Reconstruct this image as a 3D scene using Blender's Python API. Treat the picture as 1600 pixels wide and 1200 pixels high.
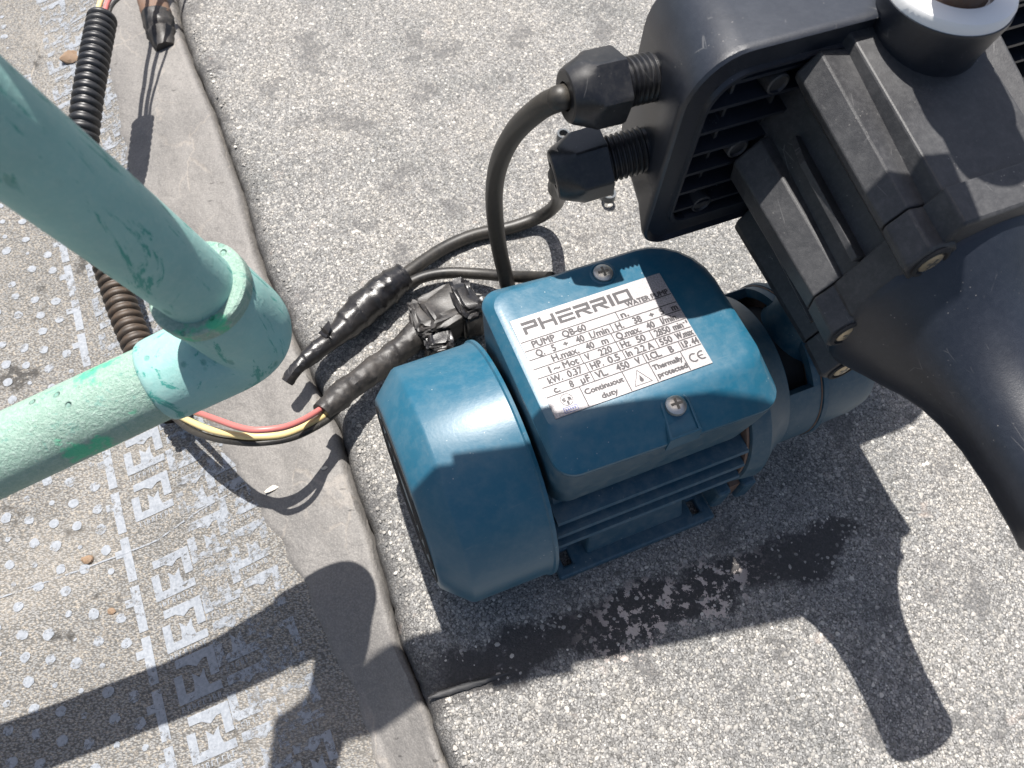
import bpy, math, random
import numpy as np
from mathutils import Vector, Matrix
from mathutils.noise import noise as mnoise

random.seed(7)
rng = np.random.default_rng(11)
scene = bpy.context.scene
for o in list(bpy.data.objects):
    bpy.data.objects.remove(o)
COL = scene.collection
PI = math.pi

# ------------------------------------------------------------------ camera
CAM_H = 0.4536
fwd = np.array([742 - 800, 1228 - 600, 1200.0]); fwd /= np.linalg.norm(fwd)   # nadir seen from the camera
Zc = -fwd
Xc = np.array([1, 0, 0.]) - Zc[0] * Zc; Xc /= np.linalg.norm(Xc)
RC = np.array([Xc, np.cross(Zc, Xc), Zc])              # world = RC @ camera(x right, y down, z forward)
cam = bpy.data.cameras.new('camera'); cam_o = bpy.data.objects.new('camera', cam); COL.objects.link(cam_o)
cam.sensor_width = 36.0; cam.lens = 27.0; cam.clip_start = 0.005; cam.clip_end = 100.0
mw = Matrix.Identity(4)
for i in range(3):
    mw[i][0] = RC[i][0]; mw[i][1] = -RC[i][1]; mw[i][2] = -RC[i][2]
mw[2][3] = CAM_H
cam_o.matrix_world = mw
cam.dof.use_dof = True; cam.dof.focus_distance = 0.40; cam.dof.aperture_fstop = 18.0
scene.camera = cam_o

# ------------------------------------------------------------------ daylight
SUN = Vector((-0.10, 0.35, 1.0)).normalized()
world = bpy.data.worlds.new('World'); scene.world = world; world.use_nodes = True
wn = world.node_tree; wn.nodes.clear()
sky = wn.nodes.new('ShaderNodeTexSky'); sky.sky_type = 'NISHITA'; sky.sun_disc = False
sky.dust_density = 3.0; sky.ozone_density = 0.7
sky.sun_elevation = math.asin(SUN.z); sky.sun_rotation = math.atan2(SUN.x, SUN.y)
bg = wn.nodes.new('ShaderNodeBackground'); bg.inputs['Strength'].default_value = 0.075
wo = wn.nodes.new('ShaderNodeOutputWorld')
wn.links.new(sky.outputs[0], bg.inputs['Color']); wn.links.new(bg.outputs[0], wo.inputs['Surface'])
sl = bpy.data.lights.new('sun', 'SUN'); sl.energy = 5.0; sl.angle = math.radians(0.53); sl.color = (1.0, 0.965, 0.915)
so = bpy.data.objects.new('sun', sl); COL.objects.link(so); so.location = (-1, 2, 5)
so.rotation_euler = SUN.to_track_quat('Z', 'Y').to_euler()
vs = scene.view_settings
vs.view_transform = 'Standard'; vs.look = 'None'; vs.gamma = 1.0; vs.use_curve_mapping = False; vs.exposure = 0.80

# ------------------------------------------------------------------ frames and helpers
ANG = 0.3883
U = np.array([math.cos(ANG), math.sin(ANG), 0.]); V = np.array([-U[1], U[0], 0.]); Wz = np.array([0, 0, 1.])
OP = 0.0735 * U + 0.141 * V                            # ground point under the fan-cover rim
def W(a, b, c):                                         # pump axes (along the shaft, across it, up) to world
    return OP + a * U + b * V + c * Wz
def nrm(v):
    v = np.asarray(v, float); return v / np.linalg.norm(v)
ROOT = {}
def new_empty(name, loc, rz=0.0, **tags):
    o = bpy.data.objects.new(name, None); COL.objects.link(o)
    o.empty_display_size = 0.02
    o.location = tuple(loc); o.rotation_euler = (0, 0, rz)
    ROOT[o] = Matrix.Translation(Vector(tuple(loc))) @ Matrix.Rotation(rz, 4, 'Z')
    for k, v in tags.items(): o[k] = v
    return o
def thing(name, label, category, loc, rz=0.0, group=None):
    o = new_empty(name, loc, rz, label=label, category=category)
    if group: o['group'] = group
    return o

class MB:
    def __init__(s): s.v = []; s.f = []; s.mi = []
    def add(s, vs, fs, m=0):
        n = len(s.v); s.v += [tuple(map(float, p)) for p in vs]
        s.f += [tuple(i + n for i in f) for f in fs]; s.mi += [m] * len(fs); return s
    def loft(s, loops, cap0=True, cap1=True, m=0, close=False):
        k = len(loops[0]); vs = [p for l in loops for p in l]; fs = []
        L = len(loops)
        for i in range(L - 1 + (1 if close else 0)):
            i2 = (i + 1) % L
            for j in range(k):
                j2 = (j + 1) % k
                fs.append((i * k + j, i * k + j2, i2 * k + j2, i2 * k + j))
        if cap0: fs.append(tuple(range(k))[::-1])
        if cap1: fs.append(tuple((L - 1) * k + j for j in range(k)))
        return s.add(vs, fs, m)
    def lathe(s, org, axis, prof, n=48, cap0=True, cap1=True, ref=None, m=0, arc=None):
        ax = nrm(axis); r = nrm(ref if ref is not None else (np.cross(ax, [0, 0, 1]) if abs(ax[2]) < .9 else np.cross(ax, [1, 0, 0])))
        r = nrm(r - (r @ ax) * ax); t = np.cross(ax, r); org = np.asarray(org, float)
        loops = [[org + ax * a + rad * (math.cos(2 * PI * k / n) * r + math.sin(2 * PI * k / n) * t) for k in range(n)] for a, rad in prof]
        return s.loft(loops, cap0, cap1, m)
    def box(s, fr, lo, hi, m=0):                        # fr maps (a,b,c) to world
        a0, b0, c0 = lo; a1, b1, c1 = hi
        l0 = [fr(a0, b0, c0), fr(a1, b0, c0), fr(a1, b1, c0), fr(a0, b1, c0)]
        l1 = [fr(a0, b0, c1), fr(a1, b0, c1), fr(a1, b1, c1), fr(a0, b1, c1)]
        return s.loft([l0, l1], m=m)
    def tube(s, pts, rad, n=16, m=0, cap=True, jit=0.0, seed=0):
        pts = [np.asarray(p, float) for p in pts]; L = len(pts)
        if not hasattr(rad, '__len__'): rad = [rad] * L
        R = random.Random(seed)
        T = [nrm(pts[min(i + 1, L - 1)] - pts[max(i - 1, 0)]) for i in range(L)]
        up = np.array([0, 0, 1.]) if abs(T[0][2]) < .9 else np.array([1., 0, 0])
        nn = nrm(np.cross(T[0], up)); loops = []
        for i in range(L):
            nn = nrm(nn - (nn @ T[i]) * T[i]); bb = np.cross(T[i], nn)
            loops.append([pts[i] + rad[i] * (1 + jit * (R.random() - .5) * 2) * (math.cos(2 * PI * k / n) * nn + math.sin(2 * PI * k / n) * bb) for k in range(n)])
        return s.loft(loops, cap, cap, m)
    def build(s, name, mat, parent=None, smooth=35, bevel=0, seg=2, sub=0, kind=None, label=None, category=None, group=None, root=None):
        me = bpy.data.meshes.new(name)
        r = parent if parent in ROOT else (root if root else None)
        M = None
        if r is not None: M = ROOT[r].inverted()
        vs = s.v
        if M is not None:
            A = np.array(M); P = np.array(vs); vs = (P @ A[:3, :3].T + A[:3, 3]).tolist()
        me.from_pydata(vs, [], s.f)
        mats = mat if isinstance(mat, (list, tuple)) else [mat]
        for mm in mats: me.materials.append(mm)
        if len(mats) > 1: me.polygons.foreach_set('material_index', s.mi)
        me.validate(); me.update()
        import bmesh
        bm = bmesh.new(); bm.from_mesh(me); bmesh.ops.recalc_face_normals(bm, faces=bm.faces); bm.to_mesh(me); bm.free()
        if smooth:
            me.polygons.foreach_set('use_smooth', [True] * len(me.polygons))
            me.set_sharp_from_angle(angle=math.radians(smooth))
        o = bpy.data.objects.new(name, me); COL.objects.link(o)
        if parent is not None:
            o.parent = parent
        if r is not None: ROOT[o] = ROOT[r]
        if bevel:
            b = o.modifiers.new('bevel', 'BEVEL'); b.width = bevel; b.segments = seg; b.limit_method = 'ANGLE'; b.angle_limit = math.radians(32)
            b.harden_normals = False
        if sub:
            b = o.modifiers.new('subsurf', 'SUBSURF'); b.levels = sub; b.render_levels = sub
        for k, v in (('kind', kind), ('label', label), ('category', category), ('group', group)):
            if v: o[k] = v
        return o

def smooth_path(pts, n=8):                              # Catmull-Rom
    P = [np.asarray(p, float) for p in pts]; P = [2 * P[0] - P[1]] + P + [2 * P[-1] - P[-2]]; out = []
    for i in range(1, len(P) - 2):
        for k in range(n):
            t = k / n
            out.append(.5 * ((2 * P[i]) + (-P[i - 1] + P[i + 1]) * t + (2 * P[i - 1] - 5 * P[i] + 4 * P[i + 1] - P[i + 2]) * t * t + (-P[i - 1] + 3 * P[i] - 3 * P[i + 1] + P[i + 2]) * t ** 3))
    out.append(P[-2]); return out
def rrect(x0, x1, y0, y1, r, n=6):
    if not hasattr(r, '__len__'): r = [r] * 4
    out = []
    for (cx, cy, a0, rr) in ((x1 - r[0], y1 - r[0], 0, r[0]), (x0 + r[1], y1 - r[1], 90, r[1]), (x0 + r[2], y0 + r[2], 180, r[2]), (x1 - r[3], y0 + r[3], 270, r[3])):
        for k in range(n + 1):
            a = math.radians(a0 + 90 * k / n); out.append((cx + rr * math.cos(a), cy + rr * math.sin(a)))
    return out                                          # corners: +x+y, -x+y, -x-y, +x-y

# ------------------------------------------------------------------ materials
class NT:
    def __init__(s, name):
        s.m = bpy.data.materials.new(name); s.m.use_nodes = True; s.t = s.m.node_tree; s.t.nodes.clear()
        s.out = s.n('ShaderNodeOutputMaterial'); s.b = s.n('ShaderNodeBsdfPrincipled'); s.l(s.b.outputs[0], s.out.inputs[0])
    def n(s, typ, **kw):
        x = s.t.nodes.new(typ)
        for k, v in kw.items(): setattr(x, k, v)
        return x
    def l(s, a, b): s.t.links.new(a, b)
    def coord(s, kind='Object'):
        return s.n('ShaderNodeTexCoord').outputs[kind]
    def noise(s, scale, detail=4, rough=.55, co=None, dist=0.0):
        x = s.n('ShaderNodeTexNoise'); x.inputs['Scale'].default_value = scale; x.inputs['Detail'].default_value = detail
        x.inputs['Roughness'].default_value = rough; x.inputs['Distortion'].default_value = dist
        s.l(co if co is not None else s.coord(), x.inputs['Vector']); return x.outputs['Fac']
    def voro(s, scale, feature='F1', out='Distance', co=None, rand=1.0):
        x = s.n('ShaderNodeTexVoronoi'); x.feature = feature; x.inputs['Scale'].default_value = scale; x.inputs['Randomness'].default_value = rand
        s.l(co if co is not None else s.coord(), x.inputs['Vector']); return x.outputs[out]
    def ramp(s, fac, stops, interp='LINEAR'):
        x = s.n('ShaderNodeValToRGB'); cr = x.color_ramp; cr.interpolation = interp
        while len(cr.elements) < len(stops): cr.elements.new(.5)
        for e, (p, c) in zip(cr.elements, stops):
            e.position = p; e.color = (*c, 1) if hasattr(c, '__len__') else (c, c, c, 1)
        s.l(fac, x.inputs['Fac']); return x.outputs['Color']
    def mix(s, fac, a, b, blend='MIX'):
        x = s.n('ShaderNodeMix'); x.data_type = 'RGBA'; x.blend_type = blend
        for isf, sock, val in ((True, x.inputs[0], fac), (False, x.inputs[6], a), (False, x.inputs[7], b)):
            if isinstance(val, (int, float)): sock.default_value = val if isf else (val, val, val, 1)
            elif isinstance(val, tuple): sock.default_value = (*val, 1)
            else: s.l(val, sock)
        return x.outputs[2]
    def math(s, op, a, b=0.0, clamp=False):
        x = s.n('ShaderNodeMath', operation=op, use_clamp=clamp)
        for sock, val in ((x.inputs[0], a), (x.inputs[1], b)):
            if isinstance(val, (int, float)): sock.default_value = val
            else: s.l(val, sock)
        return x.outputs[0]
    def bump(s, h, strength=.3, dist=.001, prev=None):
        x = s.n('ShaderNodeBump'); x.inputs['Strength'].default_value = strength; x.inputs['Distance'].default_value = dist
        s.l(h, x.inputs['Height'])
        if prev is not None: s.l(prev, x.inputs['Normal'])
        s.l(x.outputs[0], s.b.inputs['Normal']); return x.outputs[0]
    def set(s, **kw):
        for k, v in kw.items():
            sock = s.b.inputs[k.replace('_', ' ')]
            if isinstance(v, (int, float)): sock.default_value = v
            elif isinstance(v, tuple): sock.default_value = (*v, 1) if len(v) == 3 else v
            else: s.l(v, sock)
        return s

def plastic(name, col, dust=(.30, .28, .25), rough=.5, dustamt=.35, fine=.10, spec=.5):
    t = NT(name)
    a = t.noise(34, 8, .72); b = t.noise(420, 4, .75); c = t.noise(1600, 3, .6)
    d = t.ramp(a, [(.40, 0), (.75, 1)]); e = t.ramp(b, [(.45, 0), (.75, 1)])
    f = t.math('MULTIPLY', t.math('ADD', t.math('MULTIPLY', d, .6), t.math('MULTIPLY', e, .4)), dustamt)
    base = t.mix(f, col, dust)
    sp = t.voro(420); spk = t.ramp(sp, [(0, 1), (.09, 1), (.13, 0)])      # little specks of grit
    sel = t.ramp(t.noise(60, 2), [(.56, 0), (.66, 1)])
    base = t.mix(t.math('MULTIPLY', t.math('MULTIPLY', spk, sel), .35), base, (.45, .42, .38))
    scm = t.n('ShaderNodeMapping'); t.l(t.coord(), scm.inputs['Vector']); scm.inputs['Rotation'].default_value = (.4, .9, .6); scm.inputs['Scale'].default_value = (1, .25, 1)
    scr = t.math('MULTIPLY', t.ramp(t.voro(120, 'DISTANCE_TO_EDGE', co=scm.outputs[0]), [(0, 1), (.006, .8), (.014, 0)]), t.ramp(t.noise(55, 3, .6), [(.60, 0), (.66, 1)]))
    base = t.mix(t.math('MULTIPLY', scr, .22), base, (.33, .32, .31))
    t.set(Base_Color=base, Roughness=t.math('ADD', t.math('MULTIPLY', f, .5), rough), Specular_IOR_Level=spec)
    t.bump(c, fine, .0003)
    return t.m

def mat_blue(name, dustamt=.19, rough=.33, col=(.006, .086, .146)):
    t = NT(name)
    a = t.noise(16, 6, .62); b = t.noise(150, 4, .7); c = t.noise(600, 2)
    scr = t.n('ShaderNodeMapping'); t.l(t.coord(), scr.inputs['Vector']); scr.inputs['Scale'].default_value = (30, 480, 480); scr.inputs['Rotation'].default_value = (0, 0, .5)
    s1 = t.ramp(t.noise(1.0, 3, .6, co=scr.outputs[0]), [(.66, 0), (.74, 1)])
    d = t.ramp(a, [(.38, 0), (.78, 1)]); e = t.ramp(b, [(.42, 0), (.8, 1)])
    f = t.math('MULTIPLY', t.math('ADD', t.math('MULTIPLY', d, .40), t.math('MULTIPLY', e, .60)), dustamt)
    f = t.math('ADD', f, t.math('MULTIPLY', s1, .10))
    base = t.mix(f, col, (.30, .31, .29))
    sp = t.ramp(t.voro(300), [(0, 1), (.07, 1), (.10, 0)]); sel = t.ramp(t.noise(45, 2), [(.56, 0), (.63, 1)])
    base = t.mix(t.math('MULTIPLY', t.math('MULTIPLY', sp, sel), .5), base, (.5, .5, .47))
    rust = t.ramp(t.noise(55, 5, .7), [(.71, 0), (.76, 1)])
    base = t.mix(rust, base, (.16, .07, .025))
    t.set(Base_Color=base, Roughness=t.math('ADD', t.math('MULTIPLY', f, .8), rough), Specular_IOR_Level=.5)
    t.bump(c, .10, .0004)
    return t.m

def simple(name, col, rough=.5, metal=0.0, nscale=200, namt=.25, bump=.15):
    t = NT(name)
    n = t.noise(nscale, 4, .6)
    t.set(Base_Color=t.mix(t.math('MULTIPLY', n, namt), col, tuple(min(1, c * .35 + .12) for c in col)), Roughness=rough, Metallic=metal)
    t.bump(t.noise(nscale * 4, 3), bump, .0004)
    return t.m

M_BLUE = mat_blue('blue_paint')
M_BLUE_D = mat_blue('dusty_blue_paint', .42, .42, (.007, .062, .105))
M_BLK = plastic('black_plastic', (.0095, .0120, .0185), dust=(.14, .158, .195), rough=.37, dustamt=.10, fine=.22, spec=.65)  # blue tint in base and dust colour stands for sky sheen
M_BLK2 = plastic('dusty_black_plastic', (.026, .026, .028), dust=(.215, .212, .212), rough=.46, dustamt=.30, fine=.30)
M_GLAND = plastic('gland_nylon', (.008, .0085, .011), rough=.36, dustamt=.12, fine=.08)
M_SHADE = simple('painted_interior_shade', (.006, .006, .007), .8)  # near black: shade inside hollows, slots and recesses put into the colour
M_CABLE = plastic('cable_rubber', (.012, .0115, .011), dust=(.20, .17, .13), rough=.42, dustamt=.28, fine=.12)
M_TAPE = plastic('black_tape', (.006, .006, .0075), dust=(.25, .22, .19), rough=.30, dustamt=.14, fine=.35, spec=.55)
M_TAPE2 = plastic('dusty_black_tape', (.016, .015, .015), dust=(.22, .19, .16), rough=.42, dustamt=.35, fine=.35)
M_COND = plastic('conduit_plastic', (.010, .0105, .013), rough=.42, dustamt=.14, fine=.08)
M_CONDM = plastic('muddy_conduit', (.030, .026, .022), dust=(.22, .115, .045), rough=.5, dustamt=.36, fine=.2)
M_RED = simple('red_insulation', (.50, .145, .13), .42, nscale=90, namt=.2)
M_YEL = simple('yellow_insulation', (.72, .55, .25), .42, nscale=90, namt=.2)
M_GRNW = simple('green_insulation', (.08, .30, .14), .45)
M_STEEL = simple('screw_steel', (.62, .60, .55), .38, .85, 600, .4, .2)
M_SLOT = simple('slot_shade_steel', (.16, .15, .13), .5, .6)  # recess shade put into a darker steel for the raised cross
M_BRASS = simple('brass_screw', (.50, .41, .27), .42, .7, 600, .5, .2)
M_WHITE = simple('white_plastic', (.86, .85, .83), .45, 0, 120, .06)
M_RUSTY = simple('rusty_brown', (.17, .075, .028), .75, 0, 160, .9, .5)
M_INK = simple('label_ink', (.030, .026, .030), .6)
M_INKB = simple('label_blue_ink', (.10, .12, .30), .6)
M_FIT = simple('pale_green_fitting', (.20, .26, .19), .5, 0, 80, .4)
M_FITD = simple('fitting_hollow', (.05, .07, .05), .6)
M_CLIP = simple('grey_plastic', (.045, .055, .065), .42)

t = NT('aluminium_label')
n = t.noise(1500, 2, .6); n2 = t.noise(30, 4)
t.set(Base_Color=t.mix(t.ramp(n, [(.35, 0), (.65, 1)]), (.235, .22, .222), (.385, .365, .367)), Roughness=.5, Metallic=.15)
t.bump(n, .12, .0002); M_LABEL = t.m

def mat_teal(name, col, scratch, chalk, bumpamt, scale):
    t = NT(name)
    a = t.noise(22, 5, .6); fine = t.noise(scale, 4, .75)
    st = t.n('ShaderNodeMapping'); t.l(t.coord(), st.inputs['Vector']); st.inputs['Scale'].default_value = (85, 140, 24)
    sc = t.ramp(t.noise(1.0, 7, .75, co=st.outputs[0], dist=.8), [(.565, 0), (.600, 1), (.63, 1), (.72, .3)])
    base = t.mix(t.ramp(a, [(.35, 0), (.7, 1)]), col, tuple(c * .82 for c in col))
    base = t.mix(t.math('MULTIPLY', t.ramp(fine, [(.45, 0), (.75, 1)]), chalk), base, (.46, .56, .50))
    base = t.mix(t.math('MULTIPLY', sc, scratch), base, (.02, .24, .20))
    pat = t.ramp(t.noise(24, 6, .65), [(.60, 0), (.64, 1)])
    if scale > 500: base = t.mix(t.math('MULTIPLY', pat, .9), base, (.07, .50, .27))
    stp = t.n('ShaderNodeMapping'); t.l(t.coord(), stp.inputs['Vector']); stp.inputs['Scale'].default_value = (130, 130, 60)
    pit = t.voro(1.0, co=stp.outputs[0]); pm = t.ramp(pit, [(.0, 1), (.12, .9), (.19, 0)]); sel = t.ramp(t.noise(30, 2), [(.46, 0), (.54, 1)])
    pits = t.math('MULTIPLY', pm, sel)
    base = t.mix(t.math('MULTIPLY', pits, .55 * scratch + .15), base, (.06, .22, .19))
    t.set(Base_Color=base, Roughness=.55, Specular_IOR_Level=.35)
    h = t.math('SUBTRACT', fine, t.math('MULTIPLY', pits, 1.2))
    t.bump(h, bumpamt, .0006 if scale < 500 else .0011)
    return t.m
M_TEAL = mat_teal('teal_pvc', (.265, .475, .445), .85, .22, .45, 300)
M_TEALG = mat_teal('chalky_green_pvc', (.285, .425, .35), .35, .65, 1.0, 620)

# slab: exposed aggregate in grey cement, tar smears
t = NT('washed_aggregate')
co = t.coord()
v1 = t.voro(600, 'F1', 'Color'); sepv = t.n('ShaderNodeSeparateColor'); t.l(v1, sepv.inputs[0])
e1 = t.ramp(t.voro(600, 'DISTANCE_TO_EDGE'), [(0, 0), (.06, .3), (.16, 1)])
col1 = t.ramp(sepv.outputs[0], [(0, .12), (.35, .22), (.6, .33), (.85, (.45, .43, .40)), (1, (.62, .59, .54))])
base = t.mix(e1, (.075, .073, .07), col1)
v2 = t.voro(1150, 'F1', 'Color'); sep2 = t.n('ShaderNodeSeparateColor'); t.l(v2, sep2.inputs[0])
col2 = t.ramp(sep2.outputs[1], [(0, .045), (.5, .20), (1, .46)])
base = t.mix(.50, base, col2)
tint = t.ramp(t.noise(9, 6, .65), [(.32, (1.03, .99, .93)), (.50, (.94, .92, .89)), (.68, (.74, .74, .72))])
base = t.mix(1.0, base, tint, 'MULTIPLY')
stain = t.ramp(t.noise(24, 5, .65), [(.555, 0), (.62, 1)])
ea = t.n('ShaderNodeAttribute'); ea.attribute_name = 'edge'
base = t.mix(t.math('MULTIPLY', ea.outputs['Fac'], t.ramp(t.noise(140, 5, .7), [(.25, .55), (.6, 1)])), base, (.045, .043, .042))
base = t.mix(t.math('MULTIPLY', stain, .55), base, (.09, .088, .088))
pink = t.ramp(t.noise(42, 4, .6), [(.66, 0), (.74, 1)])
base = t.mix(t.math('MULTIPLY', pink, .30), base, (.50, .40, .34))
# tar band along a line across the slab: distance across it plus noise
sx = t.n('ShaderNodeSeparateXYZ'); t.l(co, sx.inputs[0])
acr = t.math('SUBTRACT', sx.outputs[1], t.math('ADD', t.math('MULTIPLY', sx.outputs[0], .345), .0575))
acr = t.math('ADD', acr, t.math('MULTIPLY', t.math('SUBTRACT', t.noise(24, 5, .7), .5), .055))
band = t.ramp(t.math('ADD', t.math('MULTIPLY', t.math('ABSOLUTE', acr), 27.0), t.math('MULTIPLY', t.math('MAXIMUM', t.math('SUBTRACT', sx.outputs[0], .21), 0.0), 12)), [(.30, 1), (.48, 0)])
lim = t.ramp(t.math('ADD', sx.outputs[0], .1), [(.06, 0), (.085, 1)])
tar = t.math('MULTIPLY', t.math('MULTIPLY', band, lim), t.ramp(t.noise(110, 6, .75), [(.30, .45), (.42, 1)]))
base = t.mix(t.math('MULTIPLY', tar, .92), base, (.052, .049, .049))
wear = t.math('MULTIPLY', t.ramp(t.math('ABSOLUTE', t.math('ADD', acr, .004)), [(.012, 1), (.022, 0)]), t.ramp(t.noise(130, 5, .7), [(.535, 0), (.55, 1)]))
wear = t.math('MULTIPLY', wear, t.ramp(sx.outputs[0], [(.05, 0), (.085, 1), (.15, 1), (.175, 0)]))
base = t.mix(t.math('MULTIPLY', wear, .85), base, (.60, .52, .47))
t.set(Base_Color=base, Roughness=.85, Specular_IOR_Level=.3)
h = t.math('ADD', t.math('MULTIPLY', e1, .7), t.math('MULTIPLY', t.noise(1800, 3), .6))
t.bump(h, .55, .0009)
M_SLAB = t.m
TARLINE = (.345, .0575)

t = NT('aggregate_chips')
at = t.n('ShaderNodeAttribute'); at.attribute_name = 'tone'
c = t.ramp(at.outputs['Fac'], [(0, .07), (.3, (.23, .228, .22)), (.55, (.36, .35, .335)), (.8, (.48, .46, .43)), (.93, (.64, .62, .58)), (1, (.76, .73, .68))])
c = t.mix(t.math('MULTIPLY', t.noise(900, 3), .35), c, (.2, .19, .18))
c = t.mix(1.0, c, t.ramp(t.noise(9, 6, .65), [(.32, (1.02, .99, .94)), (.50, (.95, .93, .90)), (.68, (.78, .78, .76))]), 'MULTIPLY')
c = t.mix(t.math('MULTIPLY', t.ramp(t.noise(24, 5, .65), [(.555, 0), (.62, 1)]), .55), c, (.09, .088, .088))
sxx = t.n('ShaderNodeSeparateXYZ'); t.l(t.coord(), sxx.inputs[0])
acr = t.math('SUBTRACT', sxx.outputs[1], t.math('ADD', t.math('MULTIPLY', sxx.outputs[0], .345), .0575))
acr = t.math('ADD', acr, t.math('MULTIPLY', t.math('SUBTRACT', t.noise(24, 5, .7), .5), .055))
t.set(Base_Color=c, Roughness=.62, Specular_IOR_Level=.4); t.bump(t.noise(1500, 3), .4, .0004)
M_CHIP = t.m

# membrane sheet: mineral film worn through to black bitumen
t = NT('worn_membrane')
co = t.coord()
mp = t.n('ShaderNodeMapping'); t.l(co, mp.inputs['Vector']); mp.inputs['Rotation'].default_value = (0, 0, -.42); mp.inputs['Scale'].default_value = (1, 1.9, 1)
g = t.voro(560, 'F1', 'Distance', co=mp.outputs[0]); g2 = t.noise(640, 5, .75); big = t.noise(14, 6, .65)
base = t.mix(t.ramp(big, [(.35, 0), (.68, 1)]), (.268, .264, .256), (.195, .194, .190))
base = t.mix(t.ramp(g, [(.30, .0), (.60, .8)]), base, (.070, .066, .06))
base = t.mix(t.ramp(g2, [(.50, 0), (.68, .85)]), base, (.42, .365, .295))
dk = t.math('MULTIPLY', t.ramp(t.noise(20, 5, .7), [(.60, 0), (.645, 1)]), t.ramp(t.noise(260, 3, .7), [(.36, 0), (.48, 1)]))
lnm = t.n('ShaderNodeMapping'); t.l(co, lnm.inputs['Vector']); lnm.inputs['Rotation'].default_value = (0, 0, -.408); lnm.inputs['Scale'].default_value = (170, 4, 1)
ln = t.ramp(t.noise(1.0, 2, .5, co=lnm.outputs[0]), [(.71, 0), (.74, .55)])
base = t.mix(ln, base, (.42, .37, .31))
base = t.mix(t.math('MULTIPLY', dk, .85), base, (.045, .043, .04))
base = t.mix(t.math('MULTIPLY', t.ramp(t.noise(11, 5, .6), [(.52, 0), (.72, 1)]), .32), base, (.38, .345, .30))
t.set(Base_Color=base, Roughness=.85, Specular_IOR_Level=.25)
t.bump(t.math('ADD', g, t.math('MULTIPLY', g2, .8)), .55, .0012)
M_MEMB = t.m

t = NT('flashing_film')
co = t.coord()
w = t.n('ShaderNodeMapping'); t.l(co, w.inputs['Vector']); w.inputs['Rotation'].default_value = (0, 0, .45); w.inputs['Scale'].default_value = (1, .5, 1)
a = t.noise(16, 6, .6); b = t.noise(48, 6, .7, co=w.outputs[0], dist=.15); f = t.noise(900, 3, .6)
base = t.mix(t.ramp(a, [(.3, 0), (.7, 1)]), (.128, .121, .115), (.205, .193, .180))
base = t.mix(t.ramp(b, [(.50, 0), (.70, .65)]), base, (.135, .128, .122))
wob = t.n('ShaderNodeTexNoise'); t.l(co, wob.inputs['Vector']); wob.inputs['Scale'].default_value = 30; wob.inputs['Detail'].default_value = 5
wsc = t.n('ShaderNodeVectorMath', operation='MULTIPLY_ADD'); t.l(wob.outputs['Color'], wsc.inputs[0]); wsc.inputs[1].default_value = (.045, .045, 0); t.l(w.outputs[0], wsc.inputs[2])
cr = t.ramp(t.voro(24, 'DISTANCE_TO_EDGE', co=wsc.outputs[0]), [(0, 1), (.010, .7), (.022, 0)])
crm = t.math('MULTIPLY', cr, t.ramp(t.noise(19, 3), [(.46, 0), (.56, 1)]))
nk = t.n('ShaderNodeMapping'); t.l(co, nk.inputs['Vector']); nk.inputs['Rotation'].default_value = (0, 0, 1.1); nk.inputs['Scale'].default_value = (60, 190, 60)
nick = t.math('MULTIPLY', t.ramp(t.voro(1.0, co=nk.outputs[0]), [(.0, 1), (.10, 1), (.16, 0)]), t.ramp(t.noise(21, 2), [(.54, 0), (.60, 1)]))
base = t.mix(t.math('MULTIPLY', crm, .24), base, (.40, .345, .285))
base = t.mix(t.math('MULTIPLY', nick, .8), base, (.05, .046, .044))
bl = t.ramp(t.noise(90, 5, .75), [(.68, 0), (.74, .8)]); base = t.mix(bl, base, (.10, .095, .095))
base = t.mix(t.ramp(f, [(.45, 0), (.75, .45)]), base, (.33, .31, .285))
base = t.mix(t.ramp(t.noise(320, 5, .75), [(.52, 0), (.68, .55)]), base, (.115, .11, .105))
t.set(Base_Color=base, Roughness=.62, Specular_IOR_Level=.35)
n0 = t.bump(t.noise(40, 5, .6, dist=.25), .75, .0045); n1 = t.bump(b, .35, .0020, n0); t.bump(t.math('SUBTRACT', f, crm), .30, .0006, n1)
M_FLASH = t.m

def mat_print(name, thr):
    t = NT(name)
    a = t.noise(230, 4, .75); b = t.noise(30, 4, .6)
    t.set(Base_Color=t.mix(t.ramp(t.noise(500, 3), [(.35, 0), (.7, 1)]), (.235, .255, .285), (.335, .355, .385)), Roughness=.7)
    keep = t.math('ADD', t.math('MULTIPLY', a, .6), t.math('MULTIPLY', b, .4))
    al = t.ramp(keep, [(thr - .03, 0), (thr + .06, .82)])
    t.set(Alpha=al); t.bump(a, .3, .0006)
    return t.m
M_PRINT = mat_print('worn_silver_print', .395)
M_DOT = mat_print('worn_dot_print', .43)
M_PRINT2 = mat_print('faded_silver_print', .47)
M_BITU = simple('bitumen_edge', (.022, .021, .022), .6, 0, 200, .5, .5)
M_PEB = simple('tan_pebble', (.25, .155, .085), .8, 0, 300, .6, .6)

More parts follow.
